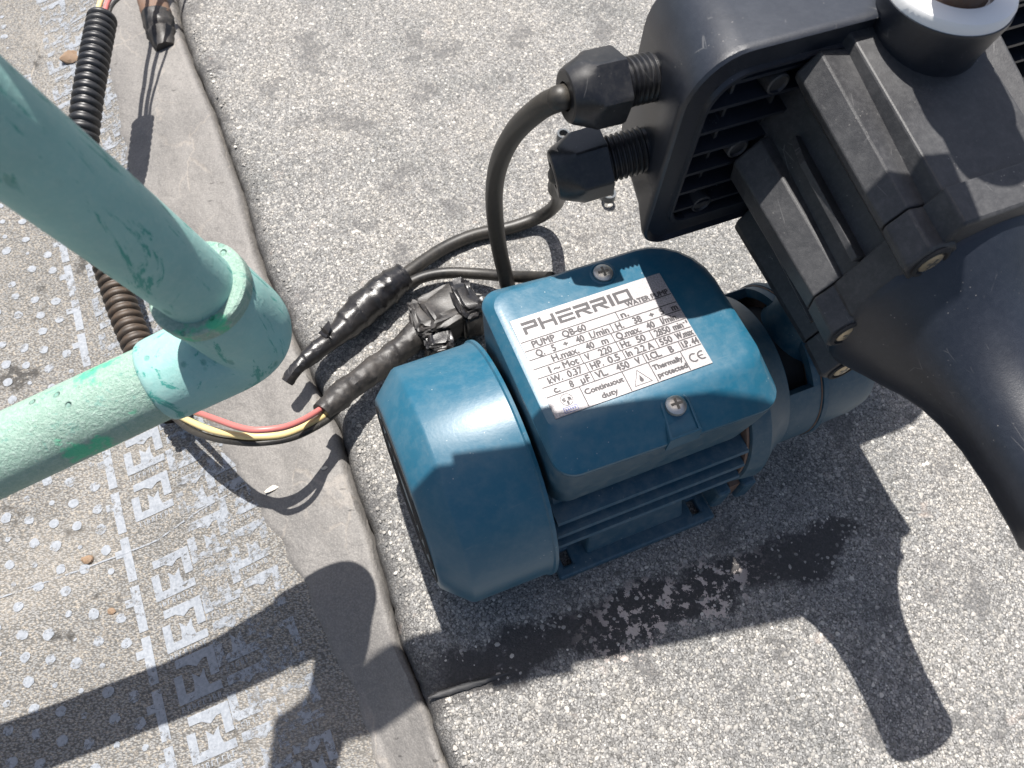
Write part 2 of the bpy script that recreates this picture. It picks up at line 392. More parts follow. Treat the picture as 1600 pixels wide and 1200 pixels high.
# ------------------------------------------------------------------ roof: slab, membrane, flashing
EDGE = [(-.85, 2.6), (-.40, 1.0), (-.3183, .74), (-.2951, .6516), (-.2834, .6168), (-.2706, .5779), (-.2499, .5321), (-.2268, .4863), (-.2075, .4399), (-.1903, .4014), (-.1748, .358), (-.165, .3334), (-.1403, .2862), (-.1192, .2438), (-.107, .2226), (-.098, .2075), (-.0891, .1824), (-.0809, .1604), (-.0702, .1373), (-.0552, .0925), (-.0489, .0722), (-.0398, .0545), (-.031, .037), (-.0208, .0124), (-.014, -.0036), (.02, -.09), (.15, -.4), (.9, -2.2)]
_ey = np.array([p[1] for p in EDGE][::-1]); _ex = np.array([p[0] for p in EDGE][::-1])
def fe(y): return float(np.interp(y, _ey, _ex))
CT = math.cos(math.atan(.46))
def edge_dist(x, y): return (fe(y) - x) * CT            # positive on the membrane side
def n2(x, y, s, z=0.0): return mnoise(Vector((x * s, y * s, z)))
def memb_h(x, y):
    m = edge_dist(x, y)
    q = min(1, max(0, m / .13)); q = .75 * q + .25 * q * q * (3 - 2 * q)
    lo = min(1, max(0, (.105 - y) / .07)); lo = lo * lo * (3 - 2 * lo)
    h = -.0045 - .0355 * q - .026 * lo * (1 - q) * min(1, max(0, (m + .004) / .030))
    h += .0016 * n2(x, y, 16) + .0009 * n2(x, y, 45, 3) * min(1, max(0, m * 40))
    h += .0013 * n2(x * 1.0 + y * .46, y * .25, 60, 9) * max(0, 1 - abs(m - .05) / .06)
    if m < 0: h -= min(.02, -m * 1.5)
    return h

ys = np.concatenate([np.linspace(-2, -.12, 12), np.arange(-.1, .78, .0045), np.linspace(.8, 2.4, 12)])
ms = np.concatenate([[-.02, -.012, -.006], np.arange(-.002, .32, .0042), [.34, .38, .45, .6, .9, 1.4, 2.2]])
mb = MB(); vs_ = []; nm = len(ms)
for y in ys:
    for m in ms:
        x = fe(y) - m / CT; vs_.append((x, y, memb_h(x, y) - (.03 if m < .003 else .004 if m < .007 else 0)))
fs_ = [(j * nm + i, j * nm + i + 1, (j + 1) * nm + i + 1, (j + 1) * nm + i) for j in range(len(ys) - 1) for i in range(nm - 1)]
membrane = new_empty('roof_membrane', (0, 0, 0), kind='structure')
mb.add(vs_, fs_).build('membrane_sheet', M_MEMB, membrane, smooth=60)

# flashing: smooth strip of film dressed up against the slab edge
fw_y = [-.4, .009, .05, .09, .13, .174, .22, .45, .54, .64, .9]
fw_w = [.034, .036, .036, .040, .052, .066, .080, .078, .070, .062, .06]
mb = MB(); vs_ = []; nu = 26; ysf = np.concatenate([np.linspace(-1.2, -.1, 8), np.arange(-.09, .78, .0035), np.linspace(.8, 2, 8)])
for y in ysf:
    wd = float(np.interp(y, fw_y, fw_w)) + .009 * n2(0, y, 18, 5) + .0035 * n2(0, y, 70, 1) + .0018 * n2(0, y, 210, 1)
    for i in range(nu):
        u_ = i / (nu - 1); m = -.0044 + .0013 * n2(0, y, 80, 2) + u_ * wd
        x = fe(y) - m / CT; lift = (.0016 + .0007 * n2(x, y, 120, 4) * (1 - u_)) if u_ < .96 else (.0012 if i < nu - 1 else -.0005)
        if i == 0: lift = -.004
        vs_.append((x, y, memb_h(x, y) + lift))
fs_ = [(j * nu + i, j * nu + i + 1, (j + 1) * nu + i + 1, (j + 1) * nu + i) for j in range(len(ysf) - 1) for i in range(nu - 1)]
fl = mb.add(vs_, fs_).build('flashing_strip', M_FLASH, None, smooth=60, kind='structure')

# slab with a rounded, slightly ragged edge
prof = [(.0005, -.05), (.0008, -.018), (.002, -.008), (.0045, -.0035), (.0085, -.0013), (.013, -.0004), (.02, 0), (.05, 0), (.2, 0), (.45, 0), (.8, 0), (1.5, 0), (2.5, 0)]
mb = MB(); vs_ = []; npf = len(prof); ysl = np.concatenate([np.linspace(-2, -.1, 8), np.arange(-.09, .78, .003), np.linspace(.8, 2.4, 8)])
for y in ysl:
    rag = .0014 * n2(0, y, 60, 7) + .0010 * n2(0, y, 190, 8)
    for s_, z in prof:
        x = fe(y) + (s_ + .003 + (rag if s_ < .03 else 0)) / CT; vs_.append((x, y, z))
fs_ = [(j * npf + i, j * npf + i + 1, (j + 1) * npf + i + 1, (j + 1) * npf + i) for j in range(len(ysl) - 1) for i in range(npf - 1)]
slab = new_empty('concrete_slab', (0, 0, 0), kind='structure')
sl_o = mb.add(vs_, fs_).build('slab_top', M_SLAB, slab, smooth=60)
ea_ = sl_o.data.attributes.new('edge', 'FLOAT', 'POINT'); ea_.data.foreach_set('value', [max(0.0, 1 - s_ / .014) if s_ > .003 else 1.0 for _y in ysl for s_, z in prof])

# stone chips standing proud of the cement
N = 42000
X0 = rng.uniform(-.36, .56, N * 3); Y0 = rng.uniform(-.01, .68, N * 3)
d0 = -np.array([(np.interp(y, _ey, _ex) - x) * CT for x, y in zip(X0, Y0)])
acr = Y0 - (.345 * X0 + .0575)
keep = (d0 > .013 + rng.normal(0, .002, len(d0))) & ~((np.abs(acr + rng.normal(0, .004, len(acr))) < .009) & (X0 < .22) & (rng.random(len(acr)) < .93))
keep &= np.abs(X0) < .62
X0, Y0, d0 = X0[keep][:N], Y0[keep][:N], d0[keep][:N]; n = len(X0)
R0 = np.clip(rng.lognormal(math.log(.00088), .42, n), .0004, .0018)
ths = rng.uniform(0, 2 * PI, n); el = rng.uniform(.55, 1, n); hh = R0 * rng.uniform(.18, .42, n); hh = np.minimum(hh, .0007)
zb = np.where(d0 < .016, -.0012 * ((.016 - d0) / .010) ** 2, 0) - .0001
K = 6; ang = np.arange(K) * 2 * PI / K
jit = rng.uniform(.75, 1.15, (n, K))
lx = R0[:, None] * jit * np.cos(ang); ly = R0[:, None] * el[:, None] * jit * np.sin(ang)
cx, sx_ = np.cos(ths)[:, None], np.sin(ths)[:, None]
bx = X0[:, None] + lx * cx - ly * sx_; by = Y0[:, None] + lx * sx_ + ly * cx
tx = X0[:, None] + .62 * (lx * cx - ly * sx_); ty = Y0[:, None] + .62 * (lx * sx_ + ly * cx)
tilt = rng.normal(0, .12, (n, 2))
tz = (zb + hh)[:, None] + tilt[:, :1] * (tx - X0[:, None]) + tilt[:, 1:] * (ty - Y0[:, None])
Vt = np.concatenate([np.stack([bx, by, np.repeat(zb[:, None], K, 1)], -1), np.stack([tx, ty, tz], -1)], 1).reshape(-1, 3)
me = bpy.data.meshes.new('stone_chips')
quads = np.array([[k, (k + 1) % K, K + (k + 1) % K, K + k] for k in range(K)])
base_i = (np.arange(n) * 2 * K)[:, None, None]
Q = (quads[None] + base_i).reshape(-1, 4); Hx = (np.arange(K, 2 * K)[None] + (np.arange(n) * 2 * K)[:, None])
nl = Q.size + Hx.size
me.vertices.add(len(Vt)); me.vertices.foreach_set('co', Vt.ravel().astype(np.float32))
me.loops.add(nl); me.loops.foreach_set('vertex_index', np.concatenate([Q.ravel(), Hx.ravel()]).astype(np.int32))
npoly = len(Q) + n; me.polygons.add(npoly)
me.polygons.foreach_set('loop_start', np.concatenate([np.arange(len(Q)) * 4, Q.size + np.arange(n) * K]).astype(np.int32))
at_ = me.attributes.new('tone', 'FLOAT', 'POINT')
at_.data.foreach_set('value', np.repeat(np.clip(rng.beta(1.3, 1.5, n), 0, 1), 2 * K).astype(np.float32))
me.materials.append(M_CHIP); me.update(); me.validate()
chips = bpy.data.objects.new('stone_chips', me); COL.objects.link(chips); chips.parent = slab; chips['kind'] = 'stuff'

# ridge of old tar left on the slab
pts = smooth_path([(-.0265, .0425, .0006), (-.010, .0475, .0012), (.004, .0515, .0012), (.018, .0560, .0006)], 6)
MB().tube(pts, [.0006, .0009, .0013, .0016, .0018, .0018, .0017, .0019, .0018, .0016, .0015, .0016, .0015, .0013, .0012, .0010, .0008, .0006, .0004], 10, jit=.25, seed=3).build('tar_ridge', M_BITU, slab, smooth=50)

# printed marks on the membrane: block letters, bars, small lettering and dots, worn
def decal(mb, polys, org, ex, ey, lift, sub=.006):
    org = np.asarray(org, float); ex = np.asarray(ex, float); ey = np.asarray(ey, float)
    for k, p in enumerate(polys):
        vs = []
        for (x, y) in p:
            q = org + x * ex + y * ey; vs.append((q[0], q[1], memb_h(q[0], q[1]) + lift + k * 4e-6))
        mb.add(vs, [tuple(range(len(p)))])
BLOCK = []
def rect(x0, y0, x1, y1, nx=3, ny=3):
    for i in range(nx):
        for j in range(ny):
            BLOCK.append([(x0 + (x1 - x0) * i / nx, y0 + (y1 - y0) * j / ny), (x0 + (x1 - x0) * (i + 1) / nx, y0 + (y1 - y0) * j / ny), (x0 + (x1 - x0) * (i + 1) / nx, y0 + (y1 - y0) * (j + 1) / ny), (x0 + (x1 - x0) * i / nx, y0 + (y1 - y0) * (j + 1) / ny)])
rect(0, 0, .19, .64, 1, 4); rect(.19, 0, .98, .19, 4, 1); rect(.10, .80, .80, 1.0, 4, 1); rect(.80, .36, 1.0, 1.0, 1, 4)
BLOCK.append([(.38, .19), (.72, .19), (.68, .38), (.41, .38)]); BLOCK.append([(.41, .38), (.545, .38), (.545, .43), (.40, .585)]); BLOCK.append([(.545, .38), (.68, .38), (.69, .585), (.545, .43)])
BLOCK.append([(.36, .80), (.70, .80), (.54, .685)])
def letters(n_, seed):
    R = random.Random(seed); out = []; x = .03
    for i in range(n_):
        w_ = .085
        k = R.randint(0, 3)
        if k != 1: out.append([(x, -.17), (x + .022, -.17), (x + .022, -.05), (x, -.05)])
        if k != 2: out.append([(x + .024, -.07), (x + .062, -.07), (x + .062, -.05), (x + .024, -.05)])
        if k: out.append([(x + .046, -.17), (x + .064, -.17), (x + .064, -.074), (x + .046, -.074)])
        if k > 1: out.append([(x + .024, -.125), (x + .044, -.125), (x + .044, -.105), (x + .024, -.105)])
        x += w_ + .03
    return out
EX = np.array((.0246, .0104)); EYu = np.array((-.0104, .0240))
mk = MB(); mf = MB()
bl = [(-.2612, .2440), (-.2482, .2135), (-.2351, .1829), (-.2226, .1513), (-.1992, .1005), (-.1859, .0700), (-.1731, .0411), (-.1598, .0100), (-.147, -.020)]
up_ = [(-.2612 - .0125 * k, .2440 + .031 * k) for k in range(1, 14)]
for i, o_ in enumerate(bl + up_):
    tgt = mk if i < len(bl) else mf
    decal(tgt, BLOCK + letters(8, i), o_, EX, EYu, .0005)
for i, o_ in enumerate([(-.1661 - .0131 * k, .0927 + .0303 * k) for k in range(-4, 18)]):
    decal(mf, BLOCK + letters(7, i + 40), o_, EX, EYu, .0005)
for i, o_ in enumerate([(-.1661 + .0230 - .0131 * k - .0065, .0927 + .0098 + .0303 * k + .0150) for k in range(-4, 18)]):
    decal(mf, BLOCK + letters(7, i + 80), o_, EX * .95, EYu * .95, .0005)
BAR = []
_b = BLOCK; BLOCK = []; rect(0, 0, .2, .85, 1, 5); rect(-.16, .66, 0, .85, 1, 1); rect(0, -.42, .2, -.14, 1, 2); BAR = BLOCK; BLOCK = _b
for k in range(-3, 16):
    decal(mk if k < 8 else mf, BAR, (-.2300 - .0131 * (k - 2) - .0020, .1285 + .0303 * (k - 2) + .0145), EX, EYu, .0005)
mk.build('block_print', M_PRINT, membrane, smooth=0, kind='stuff')
mf.build('faded_print', M_PRINT2, membrane, smooth=0, kind='stuff')
md = MB(); R = random.Random(5)
d1 = nrm(np.array((-.0131, .0303))); d2 = np.array((d1[1], -d1[0]))
for i in range(0, 24):
    for j in range(-16, 44):
        if R.random() < .12: continue
        p = np.array((-.2190, .09)) - d2 * (i * .0138 + R.gauss(0, .0006)) + d1 * (j * .0156 + (.0078 if i % 2 else 0) + R.gauss(0, .0009))
        r = R.uniform(.0030, .0037) if R.random() < .7 else R.uniform(.0014, .0022)
        vs = []
        for k in range(10):
            a = k * PI / 5; rr = r * R.uniform(.85, 1.1); q = p + rr * np.array((math.cos(a), math.sin(a)))
            vs.append((q[0], q[1], memb_h(q[0], q[1]) + .00055))
        md.add(vs, [tuple(range(10))])
md.build('dot_print', M_DOT, membrane, smooth=0, kind='stuff')
sm = MB(); line = [(-.36, .0745), (-.2946, .1024), (-.25, .1205), (-.2054, .1397), (-.1765, .1593), (-.150, .172)]
for i in range(len(line) - 1):
    for k in range(8):
        a_ = np.array(line[i]) * (1 - k / 8) + np.array(line[i + 1]) * k / 8; b_ = np.array(line[i]) * (1 - (k + 1) / 8) + np.array(line[i + 1]) * (k + 1) / 8
        nn = np.array((-.39, .92)) * .0005
        sm.add([(*(a_ - nn), memb_h(*(a_ - nn)) + .0007), (*(b_ - nn), memb_h(*(b_ - nn)) + .0007), (*(b_ + nn), memb_h(*(b_ + nn)) + .0007), (*(a_ + nn), memb_h(*(a_ + nn)) + .0007)], [(0, 1, 2, 3)])
sm.build('seam_edge', M_PRINT2, membrane, smooth=0)

def pebble(x, y, r, label, mat, seed):
    R = random.Random(seed); mb = MB(); z = memb_h(x, y)
    prof = [(-r * .3, .3 * r), (0, r * .9), (r * .25, r), (r * .55, r * .72), (r * .75, r * .3)]
    mb.lathe((x, y, z), (0, 0, 1), [(a * .8, b) for a, b in prof], 11)
    mb.v = [(x + (p[0] - x) * (1.0 + .45 * mnoise(Vector(p) * (1.1 / r))), y + (p[1] - y) * (.75 + .45 * mnoise(Vector(p) * (1.3 / r) + Vector((5, 0, 0)))), p[2] + .25 * r * mnoise(Vector(p) * (1.6 / r))) for p in mb.v]
    return mb.build('pebble', mat, None, smooth=25, label=label, category='pebble', group='pebbles on the membrane')
pebble(-.2474, .1268, .0042, 'small tan pebble on the worn dotted roof membrane just above the pale seam line', M_PEB, 1)
pebble(-.2252, .0953, .0026, 'tiny tan pebble on the dotted roof membrane below the pale seam line', M_PEB, 2)
pebble(-.3686, .5697, .0095, 'flat tan crumb of stone on the membrane between ribbed conduit and green pipe', M_PEB, 3)

# ------------------------------------------------------------------ water pump
pump = thing('water_pump', 'blue electric water pump with a silver rating label, standing on the concrete slab', 'water pump', W(0, 0, 0), ANG)
AX = U
C0 = W(0, 0, .067)
mb = MB()
mb.lathe(C0, AX, [(.0, .0625), (.0, .0662), (-.0018, .0664), (-.0026, .0654), (-.006, .0650), (-.043, .0648), (-.045, .0640), (-.0562, .0535), (-.0575, .0520), (-.058, .0505)], 128, cap0=False, cap1=True)
fan = mb.build('fan_cover', M_BLUE, pump, smooth=28)
mb = MB()
for r_ in (.016, .024, .032, .040, .047):
    mb.lathe(W(-.0582, 0, .067), -U, [(0, r_ - .0016), (.0003, r_ - .0016), (.0003, r_ + .0016), (0, r_ + .0016)], 48, False, False)
mb.build('vent_grille', M_SHADE, fan)  # flat dark rings stand for the shaded slots
mb = MB(); mb.lathe(W(-.003, 0, .067), AX, [(.0, .0620), (.002, .0620), (.002, .02)], 64, False, True); mb.build('fan_shroud_back', M_SHADE, pump)

# motor body and fins
MB().lathe(W(.001, 0, .067), AX, [(0, .045), (.005, .049), (.112, .049), (.116, .045)], 64).build('motor_housing', M_BLUE_D, pump)
for sgn in (-1, 1):
    for (z_, tip) in ((.0915, .0520), (.0795, .0550), (.0675, .0570)):
        mb = MB()
        prof = [(.030, z_ - .0022), (tip - .001, z_ - .0012), (tip, z_), (tip - .001, z_ + .0012), (.030, z_ + .0022)]
        mb.loft([[W(a, sgn * b, c) for b, c in prof] for a in (.004, .112)])
        mb.build('cooling_fin', M_BLUE_D, pump, smooth=40)
# feet
def grid_plate(ac, bc, holes, z0, z1, fr):
    mb = MB(); na, nb = len(ac) - 1, len(bc) - 1
    solid = [[(i, j) not in holes for j in range(nb)] for i in range(na)]
    idx = {}
    def vid(i, j, k):
        key = (i, j, k)
        if key not in idx:
            idx[key] = len(mb.v); mb.v.append(tuple(fr(ac[i], bc[j], z1 if k else z0)))
        return idx[key]
    for i in range(na):
        for j in range(nb):
            if not solid[i][j]: continue
            mb.f.append((vid(i, j, 1), vid(i + 1, j, 1), vid(i + 1, j + 1, 1), vid(i, j + 1, 1))); mb.f.append((vid(i, j, 0), vid(i, j + 1, 0), vid(i + 1, j + 1, 0), vid(i + 1, j, 0)))
            for di, dj, e in ((-1, 0, ((i, j + 1), (i, j))), (1, 0, ((i + 1, j), (i + 1, j + 1))), (0, -1, ((i, j), (i + 1, j))), (0, 1, ((i + 1, j + 1), (i, j + 1)))):
                ii, jj = i + di, j + dj
                if 0 <= ii < na and 0 <= jj < nb and solid[ii][jj]: continue
                a_, b_ = e; mb.f.append((vid(*a_, 0), vid(*b_, 0), vid(*b_, 1), vid(*a_, 1)))
    mb.mi = [0] * len(mb.f); return mb
for sgn in (-1, 1):
    grid_plate([.011, .0155, .0215, .102, .1075, .1145], [.030, .040, .054, .0605], {(1, 1), (3, 1)}, .0006, .0066, lambda a, b, c: W(a, sgn * b, c)).build('foot_plate', M_BLUE_D, pump, smooth=0, bevel=.0014)
    mb = MB()
    mb.loft([[W(.031, sgn * .053, .0064), W(.096, sgn * .053, .0064), W(.096, sgn * .02, .0064), W(.031, sgn * .02, .0064)], [W(.033, sgn * .045, .030), W(.094, sgn * .045, .030), W(.094, sgn * .015, .030), W(.033, sgn * .015, .030)]])
    mb.build('foot_pedestal', M_BLUE_D, pump, smooth=0, bevel=.002)
    MB().box(lambda a, b, c: W(a, sgn * b, c), (.013, .012, .0012), (.113, .045, .0062)).build('foot_web', M_BLUE_D, pump, smooth=0, bevel=.001)

# terminal box
def ploop(a0, a1, b0, b1, r, z, n=6, ztilt=0.0): return [W(a, b, z - ztilt * (a - .06)) for a, b in rrect(a0, a1, b0, b1, r, n)]
mb = MB(); rr = (.028, .010, .010, .012)
mb.loft([ploop(.004, .115, -.0440, .050, rr, .098), ploop(.003, .119, -.0462, .0535, rr, .120), ploop(.0022, .1205, -.0468, .0550, rr, .1362, ztilt=.09)])
mb.build('terminal_box', M_BLUE_D, pump, smooth=30, bevel=.0008)
rl = (.034, .010, .010, .014); zt = .07
mb = MB()
mb.loft([ploop(.0026, .1205, -.0460, .0547, rl, .1363, ztilt=.09), ploop(.0020, .1211, -.0469, .0552, rl, .1368, ztilt=.09), ploop(.0020, .1211, -.0467, .0550, rl, .1384, ztilt=.09), ploop(.0026, .1205, -.0448, .0546, rl, .1398, ztilt=.09),
         ploop(.0050, .1145, -.0315, .0505, (.030, .009, .009, .012), .1478), ploop(.0062, .1120, -.0280, .0485, (.028, .008, .008, .011), .1494), ploop(.0085, .1085, -.0248, .0455, (.026, .007, .007, .009), .1500)])
lid = mb.build('terminal_lid', M_BLUE, pump, smooth=24, bevel=0)
def screw(org, ax, r, mat, parent, name='screw', hgt=.0022, root=None):
    ax = nrm(ax); mb = MB()
    mb.lathe(org, ax, [(0, r), (hgt * .55, r * .96), (hgt * .85, r * .75), (hgt, r * .40)], 32)
    o = mb.build(name, mat, parent, smooth=40, root=root)
    ref = nrm(np.cross(ax, [0.3, .2, .9] if abs(ax[2]) < .9 else [1, .35, 0])); tt = np.cross(ax, ref); og = np.asarray(org) + ax * hgt
    mb = MB()
    for d_, e_ in ((ref, tt), (tt, ref)):
        L, w_ = r * .55, r * .13
        lift = .00006 if d_ is ref else .00009
        q = [og + d_ * L + e_ * w_, og - d_ * L + e_ * w_, og - d_ * L - e_ * w_, og + d_ * L - e_ * w_]
        mb.loft([[p - ax * .0006 for p in q], [p + ax * lift for p in q]])
    mb.build('slot_shade_cross', M_SLOT, o, root=root)
    return o
# rear screw sits in the lid's edge, front screw in a U-shaped boss
mb = MB(); mb.lathe(W(.0630, .0415, .1492), Wz, [(0, .0066), (.0010, .0066), (.0014, .0058), (.0010, .0052)], 32, True, True); mb.build('screw_seat', M_BLUE, pump)
screw(W(.0630, .0415, .1498), Wz, .0050, M_STEEL, pump)
mb = MB()
us = [(.0072 * math.cos(a), .0072 * math.sin(a)) for a in np.linspace(0, PI, 15)]
outer = us + [(-.0080, -.0130), (.0080, -.0130)]
inner = [(x * .78, y * .78 if y > 0 else y) for x, y in outer]
cu, cv = .0638, -.0340
top = .1482
zs = lambda y: -.42 * max(0.0, -y)
mb.loft([[W(cu + x * 1.1, cv + y * 1.05, .1385 + zs(y)) for x, y in outer], [W(cu + x, cv + y, top - .0006 + zs(y)) for x, y in outer], [W(cu + x * .94, cv + y * .96, top + zs(y)) for x, y in outer], [W(cu + x * .84, cv + y * .93, top + zs(y)) for x, y in outer], [W(cu + x * .8, cv + y * .92, top - .0011 + zs(y)) for x, y in outer]])
mb.build('screw_boss', M_BLUE, pump, smooth=35)
screw(W(cu, cv, top - .0012), Wz, .0050, M_STEEL, pump, hgt=.0028)

# rating plate and its print
LX, LY, LW, LH, LZ = .0100, .0318, .0788, .0535, .1502
def lab(x, y, dz=0.0): return W(LX + x * LW, LY - y * LH, LZ + .0004 + dz)
mb = MB(); mb.loft([[lab(0, 1, -.0006), lab(1, 1, -.0006), lab(1, 0, -.0006), lab(0, 0, -.0006)], [lab(0, 1), lab(1, 1), lab(1, 0), lab(0, 0)]])
plate = mb.build('rating_plate', M_LABEL, pump, smooth=0)
ink = MB(); inkb = MB()
def lrect(m, x0, y0, x1, y1, dz=.00012): m.add([lab(x0, y1, dz), lab(x1, y1, dz), lab(x1, y0, dz), lab(x0, y0, dz)], [(0, 1, 2, 3)])
ROWS = [.240, .333, .425, .518, .612, .706, .800]
for y in ROWS: lrect(ink, .004, y - .0046, .996, y + .0046)
def vbar(r, xs):
    y1 = (ROWS + [1.0])[r + 1] if r < 6 else 1.0
    for x in xs: lrect(ink, x - .0030, ROWS[r] + .0046, x + .0030, y1 - .0046)
vbar(0, [.617]); vbar(1, [.549]); vbar(2, [.527]); vbar(3, [.293, .529, .749]); vbar(4, [.30, .537, .754]); vbar(5, [.303, .638, .875]); vbar(6, [.205, .475, .645, .855])
def text(m, s, x0, x1, yb, cap, fit=True):
    cu_ = bpy.data.curves.new('txt', 'FONT'); cu_.body = s; cu_.size = 1.0; cu_.resolution_u = 3
    ob = bpy.data.objects.new('txt', cu_); COL.objects.link(ob)
    dg = bpy.context.evaluated_depsgraph_get(); me_ = bpy.data.meshes.new_from_object(ob.evaluated_get(dg))
    P = np.array([v.co[:] for v in me_.vertices]); F_ = [tuple(p.vertices) for p in me_.polygons]
    bpy.data.objects.remove(ob); bpy.data.curves.remove(cu_); bpy.data.meshes.remove(me_)
    if len(P) == 0: return
    sx = (x1 - x0) / (P[:, 0].max() - P[:, 0].min()); mn = P[:, 0].min(); sy = cap / .72
    for k, (ex_, ey_) in enumerate(((0, 0), (.0026, 0), (-.0026, 0), (0, .0034), (0, -.0034))):   # bold print
        m.add([lab(x0 + (p[0] - mn) * sx + ex_, yb - p[1] * sy + ey_, .00012 + k * .000012) for p in P], F_)
cp = .066
def row(r, items):
    yb = ROWS[r] + .078
    for s, x0, x1 in items: text(ink, s, x0, x1, yb, cp)
row(0, [('PUMP', .063, .205), ('QB-60', .255, .405), ('n.', .638, .685)])
row(1, [('Q.', .060, .110), ('5', .160, .182), ('÷', .235, .262), ('40', .315, .365), ('l./min', .405, .525), ('H.', .577, .622), ('38', .692, .742), ('÷', .800, .827), ('5', .870, .892), ('m', .948, .985)])
row(2, [('H.max.', .135, .300), ('40', .350, .400), ('m', .450, .490), ('Q.max.', .548, .705), ('40', .748, .798), ('l/min.', .846, .955)])
row(3, [('1', .088, .096), ('~', .115, .155), ('Mot', .175, .270), ('V', .318, .345), ('220', .405, .485), ('Hz', .548, .605), ('50', .650, .705), ('2850', .772, .870), ('min', .893, .955)])
text(ink, '-1', .962, .990, ROWS[3] + .045, .03)
row(4, [('kW.', .055, .140), ('0.37', .175, .265), ('HP.', .322, .398), ('0.5', .432, .505), ('In', .553, .585), ('2.2 A', .612, .725), ('550', .772, .850), ('W.max', .878, .990)])
row(5, [('c.', .060, .095), ('8', .160, .182), ('µF', .230, .285), ('VL.', .325, .395), ('450', .455, .535), ('V', .580, .608), ('I.CL.', .655, .745), ('B', .800, .825), ('I.P.', .888, .935), ('44', .950, .992)])
text(ink, 'Continuout', .220, .462, .890, .052); text(ink, 'duty', .300, .400, .972, .052)
text(ink, 'Thermally', .655, .845, .888, .050); text(ink, 'protected', .660, .848, .966, .050)
text(ink, 'WATER PUMP', .700, .985, .228, .050)
# brand lettering, drawn stroke by stroke
GL = {'P': [(0, .76, 1, 1), (.80, .60, 1, .76), (0, .38, 1, .60), (0, 0, .20, .38)],
      'H': [(0, 0, .19, 1), (.81, 0, 1, 1), (.19, .40, .81, .60)],
      'E': [(0, .79, 1, 1), (0, .40, 1, .60), (0, .20, .20, .40), (0, 0, 1, .20)],
      'R': [(0, .76, 1, 1), (.80, .60, 1, .76), (0, .38, 1, .60), (0, 0, .20, .38)],
      'I': [(0, 0, 1, 1)],
      'O': [(0, .79, 1, 1), (0, 0, 1, .21), (0, .21, .18, .79), (.82, .21, 1, .79)]}
def glyph(ch, x0, x1, yt, yb):
    w_, h_ = x1 - x0, yb - yt; sk = .015
    P = lambda x, y: lab(x0 + x * w_ + 0 * sk, yb - y * h_, .00012)
    for a0, b0, a1, b1 in GL[ch]: ink.add([P(a0, b0), P(a1, b0), P(a1, b1), P(a0, b1)], [(0, 1, 2, 3)])
    if ch == 'R': ink.add([P(.42, .38), P(.66, .38), P(1.04, 0), P(.76, 0)], [(0, 1, 2, 3)])
gx = [('P', .052, .148), ('H', .160, .262), ('E', .276, .378), ('R', .390, .490), ('R', .502, .602), ('I', .616, .640), ('O', .654, .762)]
for ch, x0, x1 in gx: glyph(ch, x0, x1, .052, .178)
# symbols of the bottom row
def ring(m, cx, cy, ro, ri, a0=0, a1=360, n=28):
    asp = LW / LH; vs = []
    for k in range(n + 1):
        a = math.radians(a0 + (a1 - a0) * k / n)
        vs += [lab(cx + ro * math.cos(a), cy - ro * asp * math.sin(a), .00012), lab(cx + ri * math.cos(a), cy - ri * asp * math.sin(a), .00012)]
    m.add(vs, [(2 * k, 2 * k + 1, 2 * k + 3, 2 * k + 2) for k in range(n)])
ring(ink, .105, .872, .038, .0345); text(ink, 'c a', .080, .132, .878, .034); text(ink, '1', .102, .110, .915, .03); lrect(ink, .075, .885, .096, .888); lrect(ink, .114, .885, .135, .888)
for k in range(5): lrect(inkb, .073 + k * .0135, .950, .081 + k * .0135, .972)
lrect(inkb, .062, .936, .148, .941); lrect(inkb, .062, .983, .148, .988); lrect(inkb, .062, .941, .066, .983); lrect(inkb, .144, .941, .148, .983)
tri = [(.560, .828), (.618, .972), (.502, .972)]; tc = np.mean(tri, 0); tin = [tuple(tc + (np.array(p) - tc) * .88) for p in tri]
for k in range(3):
    a_, b_ = tri[k], tri[(k + 1) % 3]; c_, d_ = tin[(k + 1) % 3], tin[k]; ink.add([lab(*p, .00012) for p in (a_, b_, c_, d_)], [(0, 1, 2, 3)])
drop = [(.560, .880)] + [(.560 + .012 * math.cos(a), .930 + .020 * math.sin(a)) for a in np.linspace(-.5, PI + .5, 12)]
ink.add([lab(*p, .00012) for p in drop], [tuple(range(len(drop)))])
ring(ink, .912, .898, .030, .0205, 50, 310)
ring(ink, .966, .898, .030, .0205, 60, 300); lrect(ink, .945, .893, .972, .903, .00014)
ink.build('plate_print', M_INK, plate, smooth=0, root=pump); inkb.build('plate_stamp', M_INKB, plate, smooth=0, root=pump)

# end shield, open lantern, pump head
MB().lathe(W(.114, 0, .067), AX, [(0, .050), (.001, .0560), (.0115, .0575), (.0125, .0570), (.022, .0500), (.031, .0462)], 72, True, False).build('end_shield', M_BLUE_D, pump, smooth=30)
MB().lathe(W(.1125, 0, .067), AX, [(0, .0545), (.0015, .0545)], 64, True, True).build('rust_seam', M_RUSTY, pump)
mb = MB(); n_ = 72; r0_, r1_ = .0405, .0458
def arc(a0, a1, A0, A1, n=40):
    loops = []
    for k in range(n + 1):
        th = math.radians(A0 + (A1 - A0) * k / n)
        f_ = lambda a, r: W(a, r * math.cos(th), .067 + r * math.sin(th))
        loops.append([f_(a0, r0_), f_(a1, r0_), f_(a1, r1_), f_(a0, r1_)])
    mb.loft(loops)
arc(.143, .1655, 137, 395); arc(.1395, .1455, 36.9, 136.8, 24); arc(.1605, .1655, 37, 136.9, 24)
mb.build('lantern', M_BLUE_D, pump, smooth=40)
MB().lathe(W(.128, 0, .067), AX, [(0, .034), (.002, .034), (.036, .034)], 40, True, True).build('lantern_shade_fill', M_SHADE, pump)  # solid dark core painted as the shade inside the lantern
